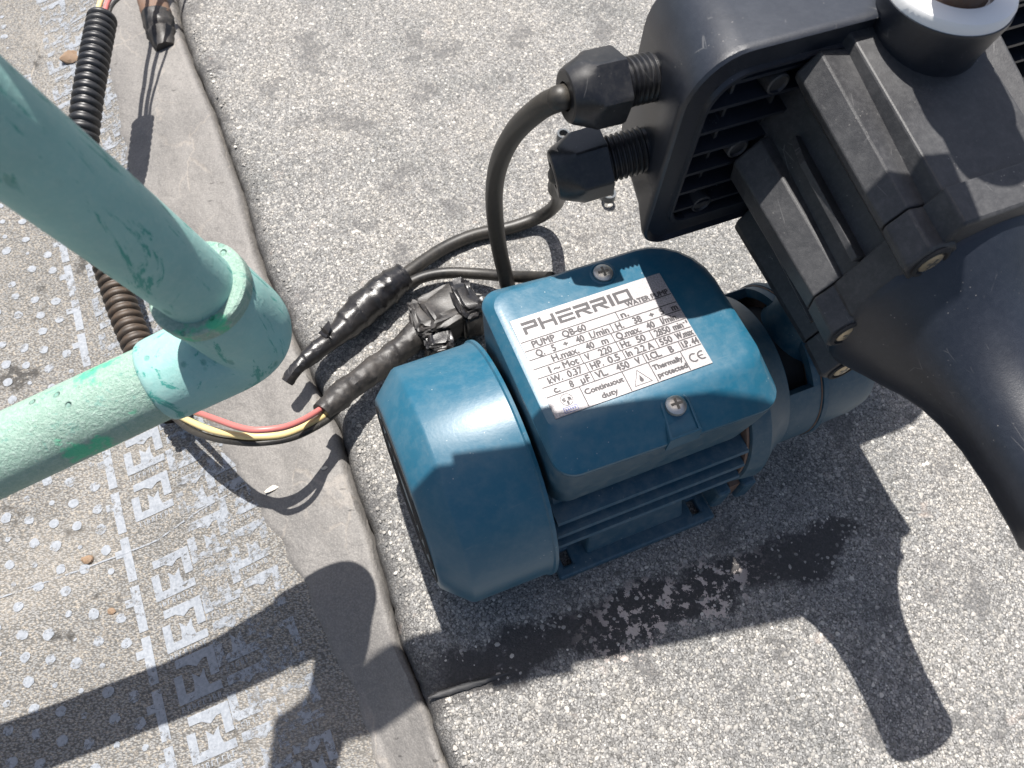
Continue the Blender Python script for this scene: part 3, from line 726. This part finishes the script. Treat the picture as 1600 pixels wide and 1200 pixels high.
MB().lathe(W(.128, 0, .067), AX, [(0, .0085), (.035, .0085)], 24).build('motor_shaft', M_STEEL, pump)
MB().lathe(W(.1658, 0, .067), AX, [(0, .0440), (.0008, .0465), (.0035, .0468), (.004, .0445), (.030, .0440), (.038, .0425), (.042, .037), (.043, .030)], 72).build('pump_head', M_BLUE_D, pump, smooth=30)
MB().lathe(W(.1651, 0, .067), AX, [(0, .0462), (.0006, .0462)], 64).build('rust_seam', M_RUSTY, pump)
MB().lathe(W(.174, .002, .094), Wz, [(0, .022), (.022, .0185), (.030, .0185), (.034, .0205), (.0400, .0205), (.0410, .0185)], 40).build('outlet_port', M_BLUE_D, pump, smooth=35)
MB().lathe(W(.138, .010, .106), nrm(U * .5 + Wz), [(0, .0055), (.006, .0052), (.0075, .004)], 8).build('grease_plug', M_BLUE_D, pump)
for da in (.111, .128):
    MB().box(W, (da, -.0560, .012), (da + .009, -.040, .034)).build('shield_lug', M_BLUE_D, pump, smooth=0, bevel=.002)
MB().box(W, (.1205, -.0525, .014), (.1275, -.040, .032)).build('lug_bolt', M_RUSTY, pump, smooth=0)

# inlet pipe stub on the ground side of the pump head
fit = thing('inlet_fitting', 'pale green pipe fitting screwed into the far end of the blue pump head', 'pipe fitting', W(.212, -.010, 0), ANG)
MB().lathe(W(.206, -.0070, .049), U, [(0, .012), (.012, .012), (.0125, .0205), (.030, .0205), (.031, .0175), (.065, .0175)], 8, True, True).build('hex_socket', M_FIT, fit, smooth=0, bevel=.001)
MB().lathe(W(.214, -.0195, .0565), nrm(Wz * .8 - V * .5), [(0, .0085), (.005, .0085), (.0052, .005)], 20).build('side_plug', M_FITD, fit)

# ------------------------------------------------------------------ pump controller
AC, BC, ZC = .179, -.0408, .186
KS = 1.055
ctl = thing('pump_controller', 'black plastic pump controller with ribbed body and funnel end on top of blue pump', 'pump controller', W(.174, .002, .134), ANG)
TL = .0
Q_ = nrm(V + TL * U); Pp = nrm(U - TL * V); OC = W(AC, BC, ZC)
PITCH = .20                                             # the whole body droops a little towards its funnel end
QF = V + .10 * U                                        # the funnel end veers slightly
def K3(p, q, r): return OC + KS * (p * Pp + q * (Q_ if q > 0 else QF) + (r + PITCH * max(-.02, q)) * Wz)
def polar(th, rad): a = math.radians(th); return rad * math.cos(a), rad * math.sin(a)
# core
mb = MB()
def facets(r_, dth):
    out = []
    for c in sorted(ANGS):
        out += [polar(c - dth, r_), polar(c + dth, r_)]
    return out
ANGS = (0, 52, 128, 180, 238, 302)
pts0 = [(-.0240, .0525) if abs(x + .0211) < .003 and y > .035 else (.0240, .0525) if abs(x - .0211) < .003 and y > .035 else (x, y) for x, y in facets(.0445, 10.5)]
mb = MB()
mb.loft([[K3(x, .010, y) for x, y in pts0], [K3(x, .0915, y) for x, y in pts0]])
mb.build('controller_body', M_BLK2, ctl, smooth=0, bevel=.0008)
RIB = [(-.0098, .030), (-.0098, .0495), (-.0015, .0590), (.0078, .0575), (.0092, .0550), (.0092, .030)]
def ribsec(th, k=1.0):
    a = math.radians(th); er = np.array((math.cos(a), math.sin(a))); et = np.array((-math.sin(a), math.cos(a)))
    sec = [(x, y) for x, y in RIB]
    if th in (52, 0, 302): sec = [(-x, y) for x, y in sec[::-1]]
    else: sec = [(-x, y) for x, y in sec[::-1]] if th == 238 else sec
    flat = .90 if th in (0, 180) else 1.0
    return [tuple(et * x * k + er * y * flat * (k if y > .04 else 1)) for x, y in sec]
for th in ANGS:
    L0 = ribsec(th); L1 = ribsec(th, .98)
    mb = MB(); L9 = ribsec(th, 1.08)
    mb = MB(); mb.loft([[K3(x, .0152, y) for x, y in L0], [K3(x, .0790, y) for x, y in L9], [K3(x, .0800, y) for x, y in ribsec(th, 1.06)]])
    mb.build('body_rib', M_BLK2, ctl, smooth=0, bevel=.0007)
for th in (154, 209, 26, -29):
    a = math.radians(th); er = np.array((math.cos(a), math.sin(a))); et = np.array((-math.sin(a), math.cos(a))); h_ = .0014
    L0 = [tuple(et * x + er * y) for x, y in ((-h_, .038), (h_, .038), (h_, .0490), (-h_, .0490))]
    L1 = [tuple(et * x + er * y) for x, y in ((-h_, .038), (h_, .038), (h_, .0460), (-h_, .0460))]
    mb = MB(); mb.loft([[K3(x, .0152, y) for x, y in L0], [K3(x, .058, y) for x, y in L0], [K3(x, .070, y) for x, y in L1]])
    mb.build('body_web', M_BLK2, ctl, smooth=0, bevel=.0003)
# front cap: plain ring with the rib profiles carried on as screw bosses
CR = [(-.0245, .0545) if abs(x + .0225) < .004 and y > .038 else (.0245, .0545) if abs(x - .0225) < .004 and y > .038 else (x, y) for x, y in facets(.0480, 11.0)]
mb = MB()
mb.loft([[K3(x * .985, -.0004, y * .985) for x, y in CR], [K3(x, .0008, y) for x, y in CR], [K3(x, .0145, y) for x, y in CR]])
mb.build('end_cap', M_BLK2, ctl, smooth=0, bevel=.0010)
for th in ANGS:
    L0 = ribsec(th, 1.006); L1 = ribsec(th, .985)
    mb = MB(); mb.loft([[K3(x, -.0022, y) for x, y in L1], [K3(x, -.0008, y) for x, y in L0], [K3(x, .0146, y) for x, y in L0]])
    bo = mb.build('screw_boss', M_BLK2, ctl, smooth=0, bevel=.0009)
    x, y = polar(th, .0500 if th not in (0, 180) else .0462)
    mb = MB(); mb.lathe(K3(x, -.0022, y), -Q_, [(0, .0078), (.0008, .0078), (.0011, .0073), (.0011, .0062), (.0002, .0058)], 28, False, True); mb.build('recess_shade_ring', M_SHADE, ctl, smooth=35)  # raised ring, its black standing for the shade of a recess
    screw(K3(x, -.0023, y), -Q_, .0050, M_BRASS, ctl, hgt=.0012)
# funnel-shaped end
prof = [(-.001, .0475), (.0012, .0472), (.0025, .0465), (.007, .0432), (.013, .0388), (.020, .0340), (.028, .0292), (.037, .0252), (.047, .0224), (.059, .0206), (.074, .0198), (.092, .0202), (.098, .0208), (.101, .0196), (.101, .0150), (.085, .0145)]
mb = MB(); mb.loft([[K3(rad_ * math.cos(2 * PI * k / 96), -a_, rad_ * math.sin(2 * PI * k / 96)) for k in range(96)] for a_, rad_ in prof]); mb.build('funnel_outlet', M_BLK, ctl, smooth=40)
# vertical spout on top and socket below
NC = W(.1862, .0386, 0)
MB().lathe(NC + Wz * .238, Wz, [(0, .0224), (.018, .0222), (.0335, .0250), (.0350, .0248)], 64).build('spout', M_BLK, ctl, smooth=40)
MB().lathe(W(.174, .002, .134), Wz, [(0, .0185), (.003, .0235), (.010, .0235), (.018, .020)], 8).build('inlet_union', M_BLK, ctl, smooth=0, bevel=.001)
# electronics box, open grille side towards the body
BF = .0436
def bl_(a0, a1, c0, c1, r, b): return [W(a, b, c) for a, c in rrect(a0, a1, c0, c1, r, 8)]
rb = (.023, .023, .013, .013); ri = (.017, .017, .009, .009)
A0, A1, Z0, Z1 = .0837, .2960, .1581, .2646
def bx_(ins, b, r): return bl_(A0 + ins, A1 - ins, Z0 + ins, Z1 - ins, r, b)
mb = MB()
mb.loft([bx_(.0125, BF + .0115, ri), bx_(.0125, BF + .0012, ri), bx_(.0120, BF + .0004, ri), bx_(.0108, BF + .0004, ri), bx_(.0101, BF + .0022, ri), bx_(.0018, BF + .0022, rb), bx_(.0008, BF + .0010, rb), bx_(.0, BF, rb), bx_(-.0008, BF + .0012, rb), bx_(-.0008, BF + .004, rb),
         bl_(A0 + .004, A1 - .004, Z0 + .002, Z1 - .0005, rb, BF + .018), bl_(A0 + .0085, A1 - .0085, Z0 + .004, Z1 - .0012, rb, BF + .040), bl_(A0 + .0135, A1 - .0135, Z0 + .008, Z1 - .006, rb, BF + .058), bl_(A0 + .028, A1 - .028, Z0 + .020, Z1 - .020, (.02, .02, .01, .01), BF + .0625)])
box = mb.build('control_box', M_BLK, ctl, smooth=34)
for k in range(7):
    z_ = .1755 + k * .0120
    mb = MB(); mb.loft([[W(a, BF + .0022, z_), W(a, BF + .0112, z_ + .0012), W(a, BF + .0112, z_ + .0030), W(a, BF + .0022, z_ + .0016)] for a in (A0 + .0132, A1 - .0132)])
    mb.build('vent_slat', M_BLK, ctl, smooth=0)
for (a_, z_) in ((.1285, .2409), (.1127, .1755), (.1212, .2082)):
    MB().lathe(W(a_, BF + .0112, z_), -V, [(0, .0052), (.0088, .0050), (.0092, .0042), (.0080, .0038)], 24).build('screw_post', M_BLK2, ctl)
for a_ in (.1095, .1328, .2277, .2510):
    MB().box(W, (a_, BF + .007, .170), (a_ + .0014, BF + .0113, .2525)).build('grille_bar', M_BLK2, ctl, smooth=0)

# cable glands
def hexr(th, af): return (af / 2) / math.cos(((th + PI / 6) % (PI / 3)) - PI / 6)
def gland(p0, d, lth, lnut, af, rt, spin):
    d = nrm(d); p0 = np.asarray(p0)
    prof = [(-.004, rt * .9)]
    pitch = .0024; k = 0
    x = 0.0
    while x < lth:
        prof += [(x, rt * .90), (x + pitch * .35, rt), (x + pitch * .55, rt), (x + pitch * .9, rt * .90)]; x += pitch
    th_ = MB(); th_.lathe(p0, d, prof, 40); root = th_.build('cable_gland', M_GLAND, ctl, smooth=40)
    e1 = nrm(np.cross(d, [0, 0, 1])); e2 = np.cross(d, e1); n = 120; og = p0 + d * (lth - .001)
    loops = []
    for tt, cone in ((0, af * .56), (.0008, af * .6), (lnut * .50, af * .6), (lnut * .56, af * .565), (lnut * .64, af * .525), (lnut * .75, af * .485), (lnut * .90, af * .435), (lnut * .98, af * .395), (lnut, af * .36), (lnut, af * .22), (lnut * .8, af * .20)):
        loops.append([og + d * tt + min(hexr(2 * PI * k / n + spin, af), cone) * (math.cos(2 * PI * k / n) * e1 + math.sin(2 * PI * k / n) * e2) for k in range(n)])
    nb = MB(); nb.loft(loops); nb.build('gland_nut', M_GLAND, root, smooth=24, root=ctl)
    return og + d * lnut
G1 = gland(W(.0905, .0787, .229), -U + .04 * V, .0165, .0240, .0275, .0102, .2)
g2d = nrm((W(.0477, .0775, .1865) - W(.0900, .0705, .1955)))
G2 = gland(W(.0900, .0705, .1955), g2d, .0190, .0250, .0285, .0106, .35)

# riser: white threaded ring with a rusty brown pipe standing in it
riser = thing('riser_pipe', 'white pipe ring with rusty brown pipe rising from the black controller spout', 'pipe', NC + Wz * .2722)
MB().lathe(NC + Wz * .2722, Wz, [(0, .0243), (.0005, .0242), (.0034, .0242), (.0048, .0234), (.0055, .0213), (.0053, .0154), (.0020, .0148)], 64).build('white_ring', M_WHITE, riser, smooth=40)
MB().lathe(NC + Wz * .2735 + U * .001, Wz, [(0, .0132), (.055, .0132), (.056, .0195), (.075, .0195), (.076, .0165), (.125, .0165)], 32).build('brown_pipe', M_RUSTY, riser, smooth=40)

# ------------------------------------------------------------------ green PVC pipework
PE = np.array((-.0944, .1664, .175)); DU = nrm((-.206, -.153, .9665)); DL = nrm((-.891, -.415, -.182))
pvc = thing('green_pipe', 'weathered teal green plastic pipe run with an elbow joint, above the roof membrane', 'pipe', (PE[0], PE[1], 0))
RP = .0158
def sl_path(a, b, n): return [np.asarray(a) * (1 - k / n) + np.asarray(b) * k / n for k in range(n + 1)]
topz = PE + DU * .262
MB().tube(sl_path(PE + DU * .012, topz, 10), RP * .905, 48).build('riser', M_TEAL, pvc, smooth=50)
MB().tube(sl_path(PE + DL * .012, PE + DL * .55, 10), RP * 1.02, 48).build('side_pipe', M_TEALG, pvc, smooth=50)
# elbow: two sockets joined by a tight bend
ctr = []; rc = .016
a0 = PE + DL * rc; a1 = PE + DU * rc
for k in range(0, 13):
    t_ = k / 12; ctr.append((1 - t_) ** 2 * a0 + 2 * t_ * (1 - t_) * PE + t_ ** 2 * a1)
path = [PE + DL * .0452, PE + DL * .0446, PE + DL * .0432, PE + DL * .0405, PE + DL * .030] + ctr + [PE + DU * .028, PE + DU * .0445, PE + DU * .0462]
rads = [.0163, .0172, .0178, .0181, .0183] + [.0185] * 13 + [.0184, .0182, .0172]
el_ = MB().tube(path, rads, 48).build('elbow', M_TEAL, pvc, smooth=50)
MB().tube([PE + DU * .0400, PE + DU * .0408, PE + DU * .0458, PE + DU * .0466], [.0185, .0189, .0189, .0182], 48).build('socket_lip', M_TEALG, el_, root=pvc)
# unseen pipe added out of view, routed to shade a band across the pump
def strip_pt(x, z): return np.array((x + z * -.10, .0593 + .200 * (x + .0346) + z * .35, z))
z_ = topz[2]
q0 = strip_pt(topz[0] + .10 * z_, z_); q1 = strip_pt(.20, z_)
MB().tube([topz, topz + DU * .004, (topz * .85 + q0 * .15) + np.array((0, 0, .012)), q0 + np.array((0, 0, .006)), q0 + (q1 - q0) * .05, q1], RP, 32).build('unseen_shade_pipe', M_TEAL, pvc, smooth=50)
xs0 = strip_pt(.0005, z_)
MB().tube([strip_pt(.004, z_), strip_pt(.05, z_)], .0195, 32).build('shade_coupling', M_TEAL, pvc, smooth=50)  # unseen thicker sleeve, added to step the width of the cast band

# ------------------------------------------------------------------ cables
def cable(name, label, pts, r, mat, cat='cable', group=None, n=8):
    t_ = thing(name, label, cat, (pts[0][0], pts[0][1], max(0.0, min(p[2] for p in pts) - r)), group=group)
    MB().tube(smooth_path(pts, n), r, 16).build('sheath', mat, t_, smooth=60)
    return t_
L3 = lambda a, b, c: W(a, b, c)
pth1 = [G1 + U * .010, G1 - U * .003, (.0301, .2506, .2295), (.0224, .2572, .218), (.0124, .2757, .185), (.0060, .2932, .145), (.0044, .3052, .105), (.0073, .3088, .065), (.0124, .306, .035), (.0188, .2982, .015), (.0325, .2951, .006)]
c1 = cable('supply_cable', 'black cable curving down from the upper gland to behind the blue terminal box', pth1, .0052, M_CABLE, group='black cables of the pump and controller')
pth2 = [G2 - g2d * .012, G2 - g2d * .003, (.0345, .2575, .1760), (.0362, .2720, .158), (.0385, .2935, .128), (.0456, .3323, .080), (.0486, .3623, .035), (.0401, .3709, .012), (.0192, .3649, .006), (-.0089, .3567, .0055), (-.0317, .3427, .006), (-.0529, .3200, .010), (-.066, .3050, .012)]
c2 = cable('long_cable', 'dusty black cable from the lower gland along the concrete to the taped splice', pth2, .0048, M_CABLE, group='black cables of the pump and controller')
pth3 = [(.0420, .2890, .050), (.0322, .3020, .032), (.0189, .3105, .020), (-.0035, .3175, .0125), (-.026, .3188, .0110), (-.0436, .3140, .0115), (-.0582, .3040, .0120), (-.066, .2975, .012)]
c3 = cable('short_cable', 'short grey black cable arching from the terminal box into the taped splice', pth3, .0040, M_CABLE, group='black cables of the pump and controller')
def taped(name, label, pts, rads, mat, seed, turns=9, n=36, cat='taped joint'):
    path = smooth_path(pts, 14); L = len(path); rr_ = list(np.interp(np.linspace(0, 1, L), np.linspace(0, 1, len(rads)), rads))
    t_ = thing(name, label, cat, (pts[0][0], pts[0][1], 0))
    mb = MB(); mb.tube(path, rr_, n)
    for i in range(L):                                  # spiral laps of tape with creases and puckers
        c = path[i]
        for k in range(n):
            p = np.array(mb.v[i * n + k]); d_ = p - c
            saw = (i / L * turns + k / n) % 1.0
            q = Vector(p * 1.0)
            f_ = 1 + .10 * (saw if saw < .92 else .92 - (saw - .92) * 11) - .05
            f_ += .10 * mnoise(q * 130 + Vector((seed, 0, 0))) + .09 * (abs(mnoise(q * 260 + Vector((0, seed, 0)))) - .25)
            mb.v[i * n + k] = tuple(c + d_ * f_)
    mb.v = [(x, y, max(.0004, z)) for x, y, z in mb.v]
    mb.build('tape_wrap', mat, t_, smooth=24)
    return t_
sp = taped('taped_splice', 'glossy black taped cable splice with loose end on concrete by the green elbow', [(-.0557, .3127, .0145), (-.0689, .3000, .0145), (-.0845, .2814, .0140), (-.0955, .2654, .0150), (-.1099, .2483, .0170), (-.1175, .2381, .0180)], [.0094, .0112, .0116, .0098, .0066, .0060, .0042], M_TAPE, 3, 8)
MB().tube(smooth_path([(-.1165, .2395, .0178), (-.1205, .2335, .0178), (-.1245, .2275, .0155)], 4), [.0042, .0046, .0044, .0045, .0042, .0044, .0045, .0043, .0042], 10, jit=.1, seed=8).build('tape_end', M_TAPE, sp, smooth=30)
for k, (c_, d_) in enumerate((((-.1045, .2585, .0225), (.004, .006, .004)), ((-.1000, .2565, .0225), (-.004, .005, .003)))):   # lifted corners of tape
    c_ = np.array(c_); d_ = np.array(d_); e_2 = np.array((.003, -.002, .0005))
    MB().add([c_ - e_2, c_ + e_2, c_ + d_ + e_2 * .6, c_ + d_ * 1.3 - e_2 * .4, c_ - e_2 - np.array((0, 0, .0005)), c_ + e_2 - np.array((0, 0, .0005)), c_ + d_ + e_2 * .6 - np.array((0, 0, .0004)), c_ + d_ * 1.3 - e_2 * .4 - np.array((0, 0, .0004))], [(0, 1, 2, 3), (7, 6, 5, 4), (0, 4, 5, 1), (1, 5, 6, 2), (2, 6, 7, 3), (3, 7, 4, 0)]).build('tape_corner', M_TAPE, sp, smooth=0)
sv = taped('taped_sleeve', 'long black taped sleeve holding the red, yellow and black wires, beside the fan cover', [(-.0967, .1993, .0300), (-.0882, .2122, .0270), (-.0782, .2257, .0230), (-.0657, .2397, .0190), (-.0564, .2506, .0170), (-.0446, .2624, .0180), (-.0386, .2694, .0190)], [.0068, .0082, .0078, .0086, .0082, .0092, .0098], M_TAPE2, 21, 5)
# crumpled lump of tape and rubber round the connector
def lump(name, parent, c, sz, rot, mat, seed, n=4):
    import bmesh
    bm = bmesh.new(); bmesh.ops.create_icosphere(bm, subdivisions=n, radius=1.0)
    Rm = Matrix.Rotation(rot, 3, 'Z')
    mb = MB()
    for v in bm.verts:
        p = v.co.normalized(); e = .42
        q = Vector([math.copysign(abs(k) ** e, k) for k in p])
        q *= 1 + .20 * mnoise(p * 2.2 + Vector((seed, 0, 0))) + .13 * mnoise(p * 4.5 + Vector((0, seed, 0))) + .10 * (abs(mnoise(p * 9 + Vector((0, 0, seed)))) - .2)
        q = Rm @ Vector((q.x * sz[0], q.y * sz[1], q.z * sz[2])); mb.v.append((c[0] + q.x, c[1] + q.y, max(.0006, c[2] + q.z)))
    mb.f = [tuple(v.index for v in f.verts) for f in bm.faces]; mb.mi = [0] * len(mb.f); bm.free()
    return mb.build(name, mat, parent, smooth=22)
cn = thing('taped_connector', 'bulky connector crudely wrapped in crumpled black tape, between fan cover and cables', 'taped connector', (-.03, .28, 0))
lump('connector_body', cn, (-.0265, .2790, .0170), (.0170, .0150, .0150), .55, M_TAPE2, 4)
lump('connector_cap', cn, (-.0125, .2835, .0185), (.0085, .0155, .0165), .45, M_TAPE, 9)
lump('tape_flap', cn, (-.0385, .2720, .0175), (.0095, .0135, .0125), .3, M_TAPE2, 14)
lump('tape_tail', cn, (-.0300, .2600, .0165), (.0090, .0120, .0105), .2, M_TAPE, 19)
MB().tube(smooth_path([(-.006, .2865, .018), (.004, .2900, .019), (.015, .2920, .016), (.028, .2930, .012)], 5), .0065, 14, jit=.12, seed=5).build('tape_neck', M_TAPE, cn, smooth=28)

# ribbed conduit and the three wires it carries
cpts = [(-.2904, .5100, .058), (-.2876, .4707, .055), (-.2862, .4275, .047), (-.2847, .3956, .036), (-.2722, .3478, .018), (-.2555, .3080, .006), (-.2397, .2758, .000), (-.2207, .2439, -.004), (-.1985, .2140, -.005)]
cp_ = smooth_path(cpts, 60)
S = np.concatenate([[0], np.cumsum([np.linalg.norm(cp_[i + 1] - cp_[i]) for i in range(len(cp_) - 1)])])
pitch = .0061
ns = int(S[-1] / pitch * 6); sv_ = np.linspace(0, S[-1], ns); P3 = np.array(cp_)
pp = np.stack([np.interp(sv_, S, P3[:, k]) for k in range(3)], 1)
ph = (sv_ / pitch) % 1
rad = np.where(ph < .62, .0100 + .0005 * np.sin(ph / .62 * PI), .0085)
cond = thing('ribbed_conduit', 'black ribbed plastic conduit passing under the green pipe over the membrane', 'conduit', (-.25, .35, -.03))
half = int(ns * .50)
MB().tube(list(pp[:half + 1]), list(rad[:half + 1]), 28, cap=False).build('clean_length', M_COND, cond, smooth=50)
MB().tube(list(pp[half:]), list(rad[half:]), 28, cap=False).build('muddy_length', M_CONDM, cond, smooth=50)
MB().tube([pp[1], pp[3]], .0074, 20).build('bore_shade_plug', M_SHADE, cond); MB().tube([pp[-4], pp[-2]], .0074, 20).build('bore_shade_plug', M_SHADE, cond)  # solid plugs coloured as the shade inside both conduit ends
e_ = pp[-1]
def wire(name, label, pts, mat, r=.0019): return cable(name, label, pts, r, mat, 'wire', group='insulated wires of the ribbed conduit', n=8)
REDPTS = [(-0.1853, 0.2115, 0.006), (-0.1692, 0.1998, 0.024), (-0.1542, 0.1892, 0.04), (-0.1364, 0.1792, 0.052), (-0.1236, 0.1756, 0.057), (-0.1081, 0.1813, 0.052), (-0.0975, 0.2004, 0.033), (-0.0888, 0.2162, 0.026)]
wire('wire', 'red insulated wire sagging from the ribbed conduit into the taped sleeve', [e_ + np.array((-.012, .016, -.004)), *REDPTS], M_RED)
wire('wire', 'yellow insulated wire sagging below the red one into the taped sleeve', [e_ + np.array((-.012, .012, -.004)), (-.1957, .2115, .0), (-.1799, .2000, .012), (-.1612, .1879, .028), (-.1434, .1800, .040), (-.1289, .1773, .044), (-.1125, .1814, .040), (-.0960, .1980, .029), (-.0865, .2123, .025)], M_YEL, .0021)
wire('wire', 'thin green wire hidden behind the sagging yellow one', [e_ + np.array((-.012, .013, -.005)), (-.1955, .2122, -.001), (-.1797, .2012, .0105), (-.1610, .1892, .0265), (-.1432, .1814, .0383), (-.1287, .1787, .0423), (-.1123, .1828, .0384), (-.0958, .1990, .0278), (-.0865, .2126, .024)], M_GRNW, .0015)
wire('wire', 'lowest black wire hanging from the ribbed conduit into the taped sleeve', [e_ + np.array((-.014, .008, -.004)), (-.1976, .2097, -.002), (-.1805, .1956, .010), (-.1618, .1847, .024), (-.1441, .1773, .036), (-.1274, .1747, .041), (-.1093, .1804, .037), (-.0933, .1960, .028), (-.0845, .2102, .024)], M_CABLE, .0020)
s_ = pp[0]; dd_ = nrm(pp[0] - pp[8])
for k, (lb, mt, off) in enumerate((('yellow wire leaving the top end of the ribbed conduit', M_YEL, (-.0035, .001)), ('pink red wire leaving the top end of the ribbed conduit', M_RED, (.0020, 0)), ('thin black wire leaving the top end of the ribbed conduit', M_CABLE, (.0055, -.001)))):
    o3 = np.array((off[0], off[1], 0.002)); bend = np.array((.0025 if k == 2 else .001, .0, -.0065 if k == 2 else -.0035))
    wire('wire', lb, [s_ - dd_ * .02 + o3, s_ + o3, s_ + dd_ * .02 + o3 + bend * .5, s_ + dd_ * .06 + o3 * 1.4 + bend * 3, s_ + dd_ * .13 + o3 * 2 + bend * 8], mt, .0019 if k < 2 else .0013)

# rust-stained hose stub tucked into the gap by the slab edge
st = thing('rusty_hose', 'rust stained black hose end lying in the gap beside the concrete slab', 'hose', (-.285, .59, -.01))
MB().tube(smooth_path([(-.330, .710, .006), (-.3120, .6500, .003), (-.2975, .6130, -.001), (-.2880, .5900, -.004)], 6), .0125, 20, jit=.04, seed=2).build('rusty_length', M_RUSTY, st, smooth=50)
MB().tube(smooth_path([(-.2890, .5930, -.003), (-.2830, .5760, -.0055), (-.2760, .5580, -.008)], 6), [.0128] * 6 + [.011, .0125, .0115, .010, .0095, .009, .0085], 18, jit=.08, seed=4).build('black_length', M_TAPE2, st, smooth=50)
MB().tube(smooth_path([(-.2755, .5570, -.009), (-.2710, .5330, -.015), (-.2700, .5000, -.020), (-.2740, .4600, -.022)], 6), .0016, 8).build('wire_tail', M_TAPE, st, smooth=50)

# small double-ended clip lying on the concrete
clip = thing('ring_clip', 'small grey double ring clip lying on the concrete beneath the cable glands', 'clip', (.075, .428, 0))
ca, cb = np.array((.0600, .4585, .0055)), np.array((.0925, .3965, .0075))
for c_ in (ca, cb):
    MB().lathe(c_, Wz, [(-.003, .0052), (.003, .0052), (.003, .0036), (-.003, .0036), (-.003, .0052)], 32, False, False).build('ring', M_CLIP, clip, smooth=40)
dv = nrm(cb - ca); sd = np.cross(dv, Wz)
p_, q_ = ca + dv * .0048, cb - dv * .0048
MB().loft([[p_ + sd * .0028 - Wz * .002, p_ - sd * .0028 - Wz * .002, p_ - sd * .0028 + Wz * .002, p_ + sd * .0028 + Wz * .002], [q_ + sd * .0028 - Wz * .002, q_ - sd * .0028 - Wz * .002, q_ - sd * .0028 + Wz * .002, q_ + sd * .0028 + Wz * .002]]).build('link_bar', M_CLIP, clip, smooth=0, bevel=.0006)

# scraps on the flashing
def scrap(x, y, w_, h_, rot, label, seed):
    R_ = random.Random(seed); mb = MB(); z = memb_h(x, y) + .0022; top = []; n_ = 9
    for k in range(n_):
        a = 2 * PI * k / n_; rr_ = R_.uniform(.6, 1.1); px, py = w_ * rr_ * math.cos(a), h_ * rr_ * math.sin(a)
        top.append((x + px * math.cos(rot) - py * math.sin(rot), y + px * math.sin(rot) + py * math.cos(rot), z + R_.uniform(0, .0008)))
    mb.loft([[(p[0], p[1], p[2] - .0006) for p in top], top])
    return mb.build('debris_scrap', M_SCRAP, None, smooth=20, label=label, category='debris', group='scraps on the flashing')
M_SCRAP = simple('dry_scrap', (.52, .47, .40), .7, 0, 300, .3)
scrap(-.1318, .1668, .0060, .0018, .55, 'pale dry curled scrap lying mid flashing strip below the sagging wires', 2)
scrap(-.0985, .1772, .0022, .0012, .2, 'tiny pale crumb on the flashing close to the slab edge', 5)
scrap(-.2060, .3290, .0022, .0040, .5, 'small brown leaf fragment against the slab edge above the green elbow', 8)
